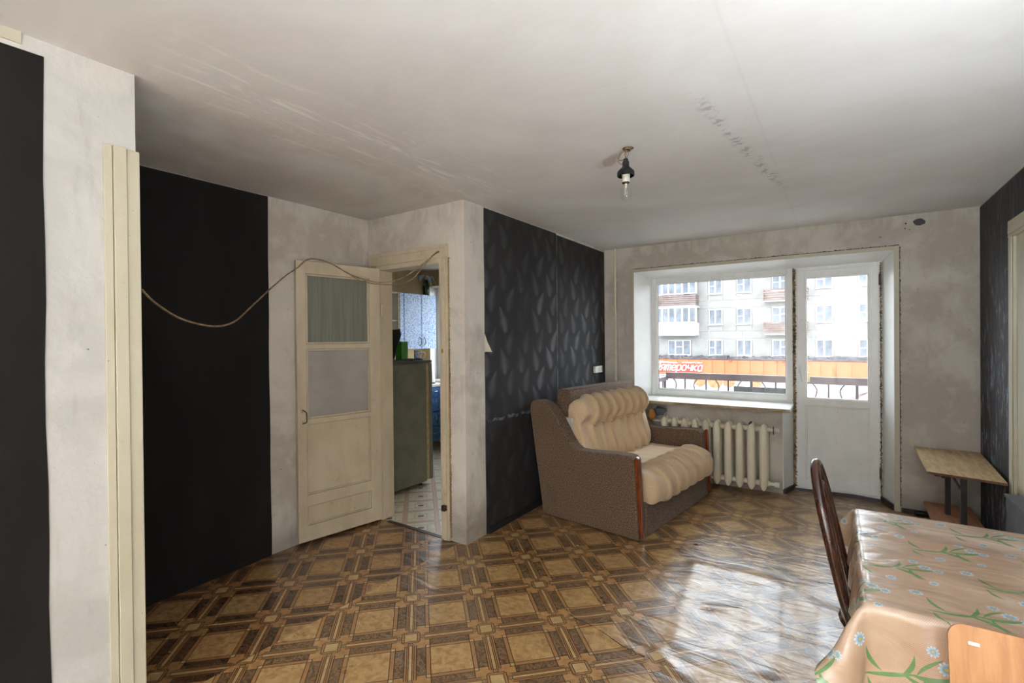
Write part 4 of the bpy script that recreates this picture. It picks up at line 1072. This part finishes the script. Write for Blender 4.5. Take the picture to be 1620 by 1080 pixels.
ov = thing('ornament_vase', 'dark green speckled vase with pale blue gold-edged petals on the blue cabinet', 'vase', (-4.80, 4.93, 2.0755))
obj('body', lathe(bmesh.new(), [(.03, 0), (.045, .02), (.05, .10), (.04, .19), (.03, .22), (.02, .222)], 0, 0, 18), M['bottlegreen'], ov, smooth='auto')
for k, (a, tilt, L) in enumerate(((-.7, .5, .17), (.5, .7, .18), (1.6, .9, .18), (2.9, .5, .15))):
    b = bmesh.new(); n = 8; L_, R_ = [], []
    for i in range(n+1):
        t_ = i/n; w_ = .045*math.sin(PI*min(1, t_*.93+.05)); rr = L*t_; zz = .20+.10*math.sin(t_*PI*.9)-(.12*t_*t_*tilt)
        cx_, cy_ = rr*math.sin(a)*.6, rr*math.cos(a); px_, py_ = math.cos(a), -math.sin(a)
        L_.append(b.verts.new((cx_+px_*w_, cy_+py_*w_, zz))); R_.append(b.verts.new((cx_-px_*w_, cy_-py_*w_, zz)))
    for i in range(n): b.faces.new((L_[i], L_[i+1], R_[i+1], R_[i]))
    edge = [v.co.copy() for v in L_]+[v.co.copy() for v in R_][::-1]
    r_ = bmesh.ops.solidify(b, geom=list(b.faces), thickness=.004)
    pt = obj('petal', b, M['foil'], ov, smooth='auto')
    bm = bmesh.new(); tube(bm, edge, .004, 5, closed=True); obj('gold_rim', bm, M['gold'], pt, smooth=True)
gs = thing('string_ornament', 'yellow and black twisted string ornament on the white cabinet', 'ornament', (-4.80, 4.22, 2.0755))
b = bmesh.new(); lathe(b, [(.03, 0), (.035, .02), (.02, .04), (.006, .05)], 0, 0, 12); obj('base', b, M['bakelite'], gs, smooth='auto')
for k in range(8):
    b = bmesh.new(); bmesh.ops.create_icosphere(b, subdivisions=1, radius=.016)
    obj('bead', b, M['gold'] if k % 2 == 0 else M['bakelite'], gs, loc=(.012*math.sin(k*1.8), .012*math.cos(k*1.8), .06+k*.029))

# ------------------------------------------------------------------ floor litter
def scrap(name, label, cat, loc, mat, s, seed):
    rnd = random.Random(seed); bm = bmesh.new(); n = 7
    c = bm.verts.new((0, 0, s*.25)); ring = [bm.verts.new((s*rnd.uniform(.6, 1.1)*math.cos(2*PI*k/n), s*rnd.uniform(.5, .9)*math.sin(2*PI*k/n), s*rnd.uniform(.0, .35))) for k in range(n)]
    for k in range(n): bm.faces.new((c, ring[k], ring[(k+1) % n]))
    bmesh.ops.solidify(bm, geom=list(bm.faces), thickness=.0015)
    zm_ = min(v.co.z for v in bm.verts)
    for v in bm.verts: v.co.z -= zm_
    return tag(obj(name, bm, mat, loc=loc), label, cat)
scrap('dry_leaf', 'small dry red-brown leaf on the floor in front of the sofa', 'leaf', (-.838, 3.525, .0), M['leafred'], .02, 1)
scrap('paper_scrap', 'tiny white paper scrap on the floor by the near sofa arm', 'paper', (-1.533, 3.05, .0), M['paper'], .013, 2)
scrap('paper_scrap', 'small grey paper scrap on the floor behind the near sofa arm, by the black wall', 'paper', (-1.93, 3.22, .0), M['paper'], .013, 3)
scrap('crumpled_wrapper', 'crumpled grey wrapper by the far front corner of the sofa', 'wrapper', (-.965, 4.76, .0), M['paper'], .035, 4)
scrap('crumpled_wrapper', 'small brown wrapper under the front of the sofa', 'wrapper', (-1.09, 4.28, .0), M['torn'], .02, 5)
scrap('paper_scrap', 'small reddish scrap on the floor under the radiator', 'paper', (-.80, 4.80, .0), M['leafred'], .018, 6)
scrap('paper_scrap', 'tiny white scrap on the darker linoleum by the left wall', 'paper', (-2.62, .96, -.002), M['paper'], .009, 7)

# ------------------------------------------------------------------ balcony outside
bal = thing('balcony', 'small balcony outside the window with a dark metal railing', 'balcony', (-.8, 5.95, -.1))
obj('slab', box(-1.95, .75, 5.502, 6.45, -.16, -.03), M['concrete'], bal, world=True)
obj('handrail', box(-1.87, .72, 6.315, 6.385, .925, 1.005, .006), M['railmetal'], bal, world=True)
obj('side_rail', box(-1.93, -1.86, 5.502, 6.39, .90, .95, .004), M['railmetal'], bal, world=True)
obj('bottom_rail', box(-1.87, .72, 6.335, 6.365, .10, .13), M['railmetal'], bal, world=True)
xs = [-1.893+.128*i for i in range(21)]
for i, x_ in enumerate(xs):
    bm = bmesh.new()
    if i % 2 == 0 or i == 0:
        r_ = .013 if i % 8 == 0 else .008
        bx(bm, x_-r_, x_+r_, 6.35-r_, 6.35+r_, -.03 if r_ > .01 else .12, .93); nm = 'post' if r_ > .01 else 'baluster'
    else:
        s = 1 if (i//2) % 2 == 0 else -1
        tube(bm, spline([(x_-s*.018, 6.35, .925), (x_+s*.02, 6.35, .86), (x_+s*.006, 6.35, .78), (x_-s*.016, 6.35, .72), (x_-s*.02, 6.35, .60), (x_+s*.02, 6.35, .40), (x_, 6.35, .12)], 3), .007, 6); nm = 'baluster'
    obj(nm, bm, M['railmetal'], bal, world=True)
for k in range(5): obj('side_baluster', box(-1.903, -1.889, 5.62+.16*k, 5.634+.16*k, -.03, .90), M['railmetal'], bal, world=True)
tag(obj('grey_board', box(-1.07, -.45, 6.395, 6.41, .46, .855), M['blackboard']), 'flat grey board fixed outside the balcony railing', 'board')
b = bmesh.new(); bx(b, -.262, -.236, 5.40, 5.43, 1.02, 1.11, .004)
tag(obj('outside_handle', b, M['fridge_edge']), 'small beige block outside the balcony door glass', 'handle')

# ------------------------------------------------------------------ street and the block opposite
GZ = -4.1
struct('ground', box(-60, 50, 5.6, 70, GZ-.2, GZ), M['asphalt'])
FY = 45
bd = thing('apartment_building', 'pale grey panel apartment block across the street with white windows and balconies', 'building', (-5, FY, GZ))
obj('wall', box(-34, 22, FY+.06, FY+8, GZ, 11.5), M['joint'], bd, world=True)
cols = [(-31.2, 'B', 2.02), (-27.6, 'w', 1.14), (-25.3, 'w', 1.14), (-21.8, 'w', 1.3), (-18.9, 'w', 1.14), (-16.2, 'w', 1.14), (-12.09, 'Z', 2.02), (-8.96, 'w', 1.13), (-6.68, 'w', 1.14), (-3.70, 'C', 1.75), (-.95, 'w', 1.12), (1.78, 'w', 1.14), (4.6, 'w', 1.14), (7.3, 'Z', 2.02), (10.4, 'w', 1.14), (12.7, 'w', 1.14), (15.7, 'C', 1.75)]
zrow = [(-.16, 1.19), (2.53, 3.88), (5.22, 6.57), (7.9, 9.25)]
pan = {}
def slab_piece(w_, h_):
    k = (round(w_, 2), round(h_, 2))
    if k not in pan: pan[k] = mesh_of('panel', box(-w_/2, w_/2, -.05, 0, -h_/2, h_/2, 0), M['facade'])
    return pan[k]
base = Vector(bd.location)
def facade_panel(x0, x1, z0_, z1_):
    g_ = .035; o_ = obj('facade_panel', slab_piece(x1-x0-2*g_, z1_-z0_-2*g_), None, bd, loc=Vector(((x0+x1)/2, FY+.06, (z0_+z1_)/2))-base)
edges = [-34]
for x_, k, w_ in cols: edges += [x_-w_/2-.04, x_+w_/2+.04]
edges.append(22)
for r_, (z0_, z1_) in enumerate(zrow):
    top = z1_+.06; nxt = zrow[r_+1][0]-.62 if r_+1 < len(zrow) else 11.5
    zb = z0_-.62
    for i in range(0, len(edges)-1, 2): facade_panel(edges[i], edges[i+1], zb, top)               # piers
    for i in range(1, len(edges)-1, 2): facade_panel(edges[i], edges[i+1], zb, z0_-.08)           # spandrels under windows
    xx = -34
    k_ = 0
    while xx < 22:                                                                               # storey bands
        x2 = min(22, xx+3.4); facade_panel(xx, x2, top, nxt); xx = x2
wm = {}
def win_mesh(w_, h_, kind):
    key = (w_, h_, kind)
    if key in wm: return wm[key]
    bm = bmesh.new(); f_ = .075
    bx(bm, -w_/2+f_, w_/2-f_, -.07, .03, 0, f_); bx(bm, -w_/2+f_, w_/2-f_, -.07, .03, h_-f_, h_); bx(bm, -w_/2, -w_/2+f_, -.07, .03, 0, h_); bx(bm, w_/2-f_, w_/2, -.07, .03, 0, h_)
    bx(bm, -w_/2-.05, w_/2+.05, -.14, -.02, -.05, -.002)
    panes = []
    div = [-w_/2+f_, -.02, w_/2-f_] if w_ < 1.5 else [-w_/2+f_, -w_/6, w_/6, w_/2-f_]
    for a in div[1:-1]: bx(bm, a-.06, a+.06, -.06, .03, f_, h_-f_)
    if kind == 'w': bx(bm, div[0], div[1], -.05, .02, h_*.5-.03, h_*.5+.03)
    if w_ >= 1.5: bx(bm, div[1], div[2], -.05, .02, h_*.55-.03, h_*.55+.03)
    fr_ = mesh_of('window', bm, M['outframe'])
    pbs = []
    for a, c in zip(div, div[1:]): pbs.append((mesh_of('pane', box(a, c, -.01, .0, f_, h_-f_), M['outpane'])))
    wm[key] = (fr_, pbs); return wm[key]
for x_, k, w_ in cols:
    for r_, (z0_, z1_) in enumerate(zrow):
        fr_, pbs = win_mesh(w_, round(z1_-z0_, 2), 'w' if (r_+int(abs(x_))) % 3 else 'v')
        wo = obj('window', fr_, None, bd, loc=Vector((x_, FY, z0_))-base)
        for pm in pbs: obj('pane', pm, None, wo, loc=(0, 0, 0))
def balcony_slats(x0, x1, z0_, z1_, y0=44.0):
    slabm = bmesh.new(); bx(slabm, x0+.05, x1-.05, y0+.05, FY+.06, z0_-.16, z0_); bo = obj('balcony', slabm, M['facade'], bd, world=True)
    n = 5; h_ = (z1_-z0_)/n
    for k in range(n):
        bm = bmesh.new(); prism(bm, [(y0, z0_+k*h_+.02), (y0+.05, z0_+k*h_+.02), (y0+.05, z0_+(k+1)*h_-.03), (y0-.02, z0_+(k+1)*h_-.03)], 'x', x0, x1)
        bx(bm, x0, x0+.04, y0, FY, z0_+k*h_+.02, z0_+(k+1)*h_-.03); bx(bm, x1-.04, x1, y0, FY, z0_+k*h_+.02, z0_+(k+1)*h_-.03)
        bmesh.ops.translate(bm, vec=-base, verts=bm.verts); obj('slat', bm, M['slat'], bo)
def glazing(x0, x1, z0_, z1_, y0=44.0, mat='outframe'):
    bm = bmesh.new(); n = 6
    for i in range(n+1):
        xx = x0+(x1-x0)*i/n; bx(bm, xx-.07, xx+.07, y0+.002, y0+.058, z0_+.1, z1_-.12)
    bx(bm, x0-.07, x1+.07, y0, y0+.06, z1_-.12, z1_); bx(bm, x0-.07, x1+.07, y0, y0+.06, z0_, z0_+.1)
    bx(bm, x1-.02, x1+.05, y0+.06, FY, z1_-.12, z1_)
    go_ = obj('balcony_glazing', bm, M[mat], bd, world=True)
    for i in range(n):
        a = x0+(x1-x0)*i/n; bm = bmesh.new(); bx(bm, a+.07, a+(x1-x0)/n-.07, y0+.02, y0+.03, z0_+.1, z1_-.12); bmesh.ops.translate(bm, vec=-base, verts=bm.verts); obj('pane', bm, M['outpane'], go_)
for x0, x1 in ((-13.95, -10.37), (5.5, 9.1), (-33, -29.4)):
    balcony_slats(x0, x1, 4.33, 5.24); glazing(x0, x1, 5.28, 6.55)
    glazing(x0, x1, 2.72, 4.17)
    bm = bmesh.new(); bx(bm, x0, x1, 44, 44.06, 1.68, 2.70); bx(bm, x0, x1, 44, FY+.06, 1.60, 1.68); obj('balcony_front', bm, M['whitepanel'], bd, world=True)
    bm = bmesh.new(); bx(bm, x1-.04, x1+.03, 43.98, FY, 1.66, 2.72); bx(bm, x0, x1, 43.98, 44, 2.66, 2.72); obj('balcony_trim', bm, M['lilac'], bd, world=True)
    balcony_slats(x0, x1, 7.0, 7.95)
for x0, x1 in ((-5.13, -2.02), (14.2, 17.3)):
    for z0_ in (1.72, 4.40, 7.05): balcony_slats(x0, x1, z0_, z0_+.92)

# shop at the foot of the block
sh = thing('shop_building', 'single-storey white shop with an orange fascia at the foot of the block', 'shop', (-5, 43.2, GZ))
sb = Vector(sh.location)
obj('wall', box(-34, 22, 43.25, FY+.0, GZ, -.75), M['whitepanel'], sh, world=True)
bm = bmesh.new(); bx(bm, -34, 22, 42.95, FY, -.42, -.36)
rnd = random.Random(4); xx = -34
while xx < 22:
    w_ = rnd.uniform(.15, .7); bx(bm, xx, xx+w_, 43.3+rnd.uniform(0, .3), 44.6, -.36, -.26+rnd.uniform(0, .16)); xx += w_*.8
obj('roof', bm, M['roofing'], sh, world=True)
obj('fascia_backing', box(-34, 22, 43.06, 43.1, -1.78, -.44), M['redsign'], sh, world=True)
fpm = mesh_of('fascia_panel', box(-.468, .468, -.05, 0, -1.74, -.48), M['orange'])
k = 0; xx = -33.4
while xx < 21.6:
    obj('fascia_panel', fpm, None, sh, loc=Vector((-7.405+.96*round((xx+7.4)/.96), 43.05, 0))-sb); xx += .96
obj('ledge', box(-34, 22, 42.9, 43.1, -1.86, -1.79), M['outframe'], sh, world=True)
bm = bmesh.new()
for i in range(28): bx(bm, -34+2*i, -33.95+2*i, 43.2, 43.25, GZ, -1.9)
for z_ in (-2.3, -2.8, -3.3): bx(bm, -34, 22, 43.22, 43.25, z_, z_+.03)
obj('wall_ribs', bm, M['concrete'], sh, world=True)
for x_, r_, m_ in ((-9.9, .5, 'posterred'), (-8.7, .6, 'posterred'), (-7.6, .45, 'posterred'), (-5.6, .4, 'posterred')):
    bm = bmesh.new(); lathe(bm, [(r_, 0), (r_, .03)], 0, 0, 20)
    for v in bm.verts: v.co = Vector((x_+v.co.x, 43.22-v.co.z, -2.35+v.co.y*.8))
    obj('poster', bm, M[m_], sh, world=True)
for x_ in (-7.9+.48, -4.05+.48-.48, -3.6):
    bm = bmesh.new(); bx(bm, x_-.1, x_+.1, 42.9, 43.0, -.60, -.48, .02); obj('spot_lamp', bm, M['redsign'], sh, world=True)

def text_mesh(s, size, bold, ext):
    cu = bpy.data.curves.new('t', 'FONT'); cu.body = s; cu.size = size; cu.extrude = ext; cu.offset = bold; cu.shear = .35; cu.space_character = 1.0
    o_ = bpy.data.objects.new('t', cu); C.objects.link(o_); bpy.context.view_layer.update()
    dg = bpy.context.evaluated_depsgraph_get(); me_ = bpy.data.meshes.new_from_object(o_.evaluated_get(dg)); bpy.data.objects.remove(o_)
    return me_
def fit_text(s, x0, x1, z0_, zh, y, bold, mat, name, par):
    me_ = text_mesh(s, 1, 0, .02); xs_ = [v.co.x for v in me_.vertices]; ys_ = [v.co.y for v in me_.vertices]
    a, c = min(xs_), max(xs_); e, g_ = min(ys_), max(ys_)
    b2 = bmesh.new(); b2.from_mesh(me_); n0 = len(b2.verts); b2.from_mesh(me_); b2.verts.ensure_lookup_table()
    for v in b2.verts[n0:]: v.co.x += bold; v.co.z += .002
    b2.to_mesh(me_); b2.free()
    for v in me_.vertices: v.co = Vector((x0+(v.co.x-a)/(c-a)*(x1-x0)-par.location.x, y-v.co.z*2-par.location.y, z0_+v.co.y*zh-par.location.z))
    me_.materials.clear(); me_.materials.append(mat)
    return obj(name, me_, None, par)
sg = thing('shop_sign', 'white italic shop-name lettering on the orange fascia across the street', 'sign', (-11.6, 42.98, -1.2))
bm = bmesh.new(); prism(bm, [(-14.35, -1.62), (-9.70, -1.56), (-9.55, -.92), (-12.0, -.83), (-14.3, -.72)], 'y', 42.975, 42.998); obj('red_backing', bm, M['redsign'], sg, world=True)
GL = [('П', .8, [[(0, 0), (0, 1.3)], [(0, 1.3), (.8, 1.3)], [(.8, 1.3), (.8, 0)]]),
      ('я', .7, [[(.7, 0), (.7, 1), (.25, 1), (.06, .86), (.06, .6), (.25, .44), (.7, .44)], [(.42, .44), (.02, 0)]]),
      ('т', .84, [[(0, 0), (0, 1)], [(0, .84), (.18, 1), (.34, 1), (.42, .88), (.42, 0)], [(.42, .84), (.6, 1), (.76, 1), (.84, .88), (.84, 0)]]),
      ('е', .68, [[(.05, .5), (.66, .5), (.66, .78), (.5, 1), (.22, 1), (.04, .78), (.04, .22), (.22, 0), (.52, 0), (.68, .14)]]),
      ('р', .7, [[(0, -.42), (0, 1)], [(0, .82), (.2, 1), (.5, 1), (.7, .78), (.7, .22), (.5, 0), (.2, 0), (0, .18)]]),
      ('о', .7, [[(.35, 1), (.5, 1), (.7, .78), (.7, .22), (.5, 0), (.2, 0), (0, .22), (0, .78), (.2, 1), (.35, 1)]]),
      ('ч', .66, [[(.04, 1), (.04, .62), (.2, .46), (.66, .5)], [(.66, 1), (.66, 0)]]),
      ('к', .66, [[(0, 0), (0, 1)], [(.66, 1), (.1, .52), (.68, 0)]]),
      ('а', .68, [[(.68, 1), (.68, 0)], [(.68, .82), (.5, 1), (.2, 1), (.02, .78), (.02, .22), (.2, 0), (.5, 0), (.68, .18)]])]
def letter(strokes, sw):
    bm = bmesh.new(); q = 0
    for st_ in strokes:
        for (ax, ay), (cx_, cy_) in zip(st_, st_[1:]):
            dx, dy = cx_-ax, cy_-ay; L_ = math.hypot(dx, dy); dx, dy = dx/L_, dy/L_; e_ = sw*.28; q += 1
            c4 = [(ax-dx*e_-dy*sw/2, ay-dy*e_+dx*sw/2), (ax-dx*e_+dy*sw/2, ay-dy*e_-dx*sw/2), (cx_+dx*e_+dy*sw/2, cy_+dy*e_-dx*sw/2), (cx_+dx*e_-dy*sw/2, cy_+dy*e_+dx*sw/2)]
            prism(bm, c4, 'y', -.05-.0015*q, .0)
    return bm
sc_, pen = .48, -13.70
for nm, wd, strokes in GL:
    bm = letter(strokes, .20)
    for v in bm.verts: v.co = Vector(((v.co.x+v.co.z*.24)*sc_*.965, v.co.y, v.co.z*sc_*.98))
    obj('letter', bm, M['outframe'], sg, loc=(pen+11.6, 42.97-42.98, -1.43+1.2)); pen += (wd+.27)*sc_*.965
fit_text('УНИВЕРСАМ', -11.32, -9.62, -.80, .17, 42.94, .03, M['outframe'], 'small_lettering', sg)
bm = bmesh.new(); prism(bm, [(-14.25, -.74), (-11.7, -.83), (-11.72, -.73), (-14.2, -.58)], 'y', 42.92, 42.96); obj('swoosh', bm, M['outframe'], sg, world=True)

# market tent below, seen through the balcony door
tn = thing('market_tent', 'pale pinkish market tent standing in the street below the balcony door', 'tent', (.5, 24, GZ))
for s, (cx_, cy_) in enumerate(((-1.0, 24.0), (1.2, 24.4))):
    bm = bmesh.new(); h0, h1 = -1.45, -.72; w_ = 1.3
    poly(bm, [(cx_-w_, cy_-w_, h0), (cx_+w_, cy_-w_, h0), (cx_+w_, cy_+w_, h0), (cx_-w_, cy_+w_, h0), (cx_, cy_, h1), (cx_-w_, cy_-w_, h0-.25), (cx_+w_, cy_-w_, h0-.25), (cx_+w_, cy_+w_, h0-.25), (cx_-w_, cy_+w_, h0-.25)],
         [(0, 1, 4), (1, 2, 4), (2, 3, 4), (3, 0, 4), (0, 5, 6, 1), (1, 6, 7, 2), (2, 7, 8, 3), (3, 8, 5, 0)])
    bmesh.ops.solidify(bm, geom=list(bm.faces), thickness=.02)
    obj('canopy', bm, M['canvas'], tn, world=True)
    for sx in (-1, 1):
        for sy in (-1, 1): obj('pole', box(cx_+sx*(w_-.05)-.02, cx_+sx*(w_-.05)+.02, cy_+sy*(w_-.05)-.02, cy_+sy*(w_-.05)+.02, GZ, h0), M['steel'], tn, world=True)
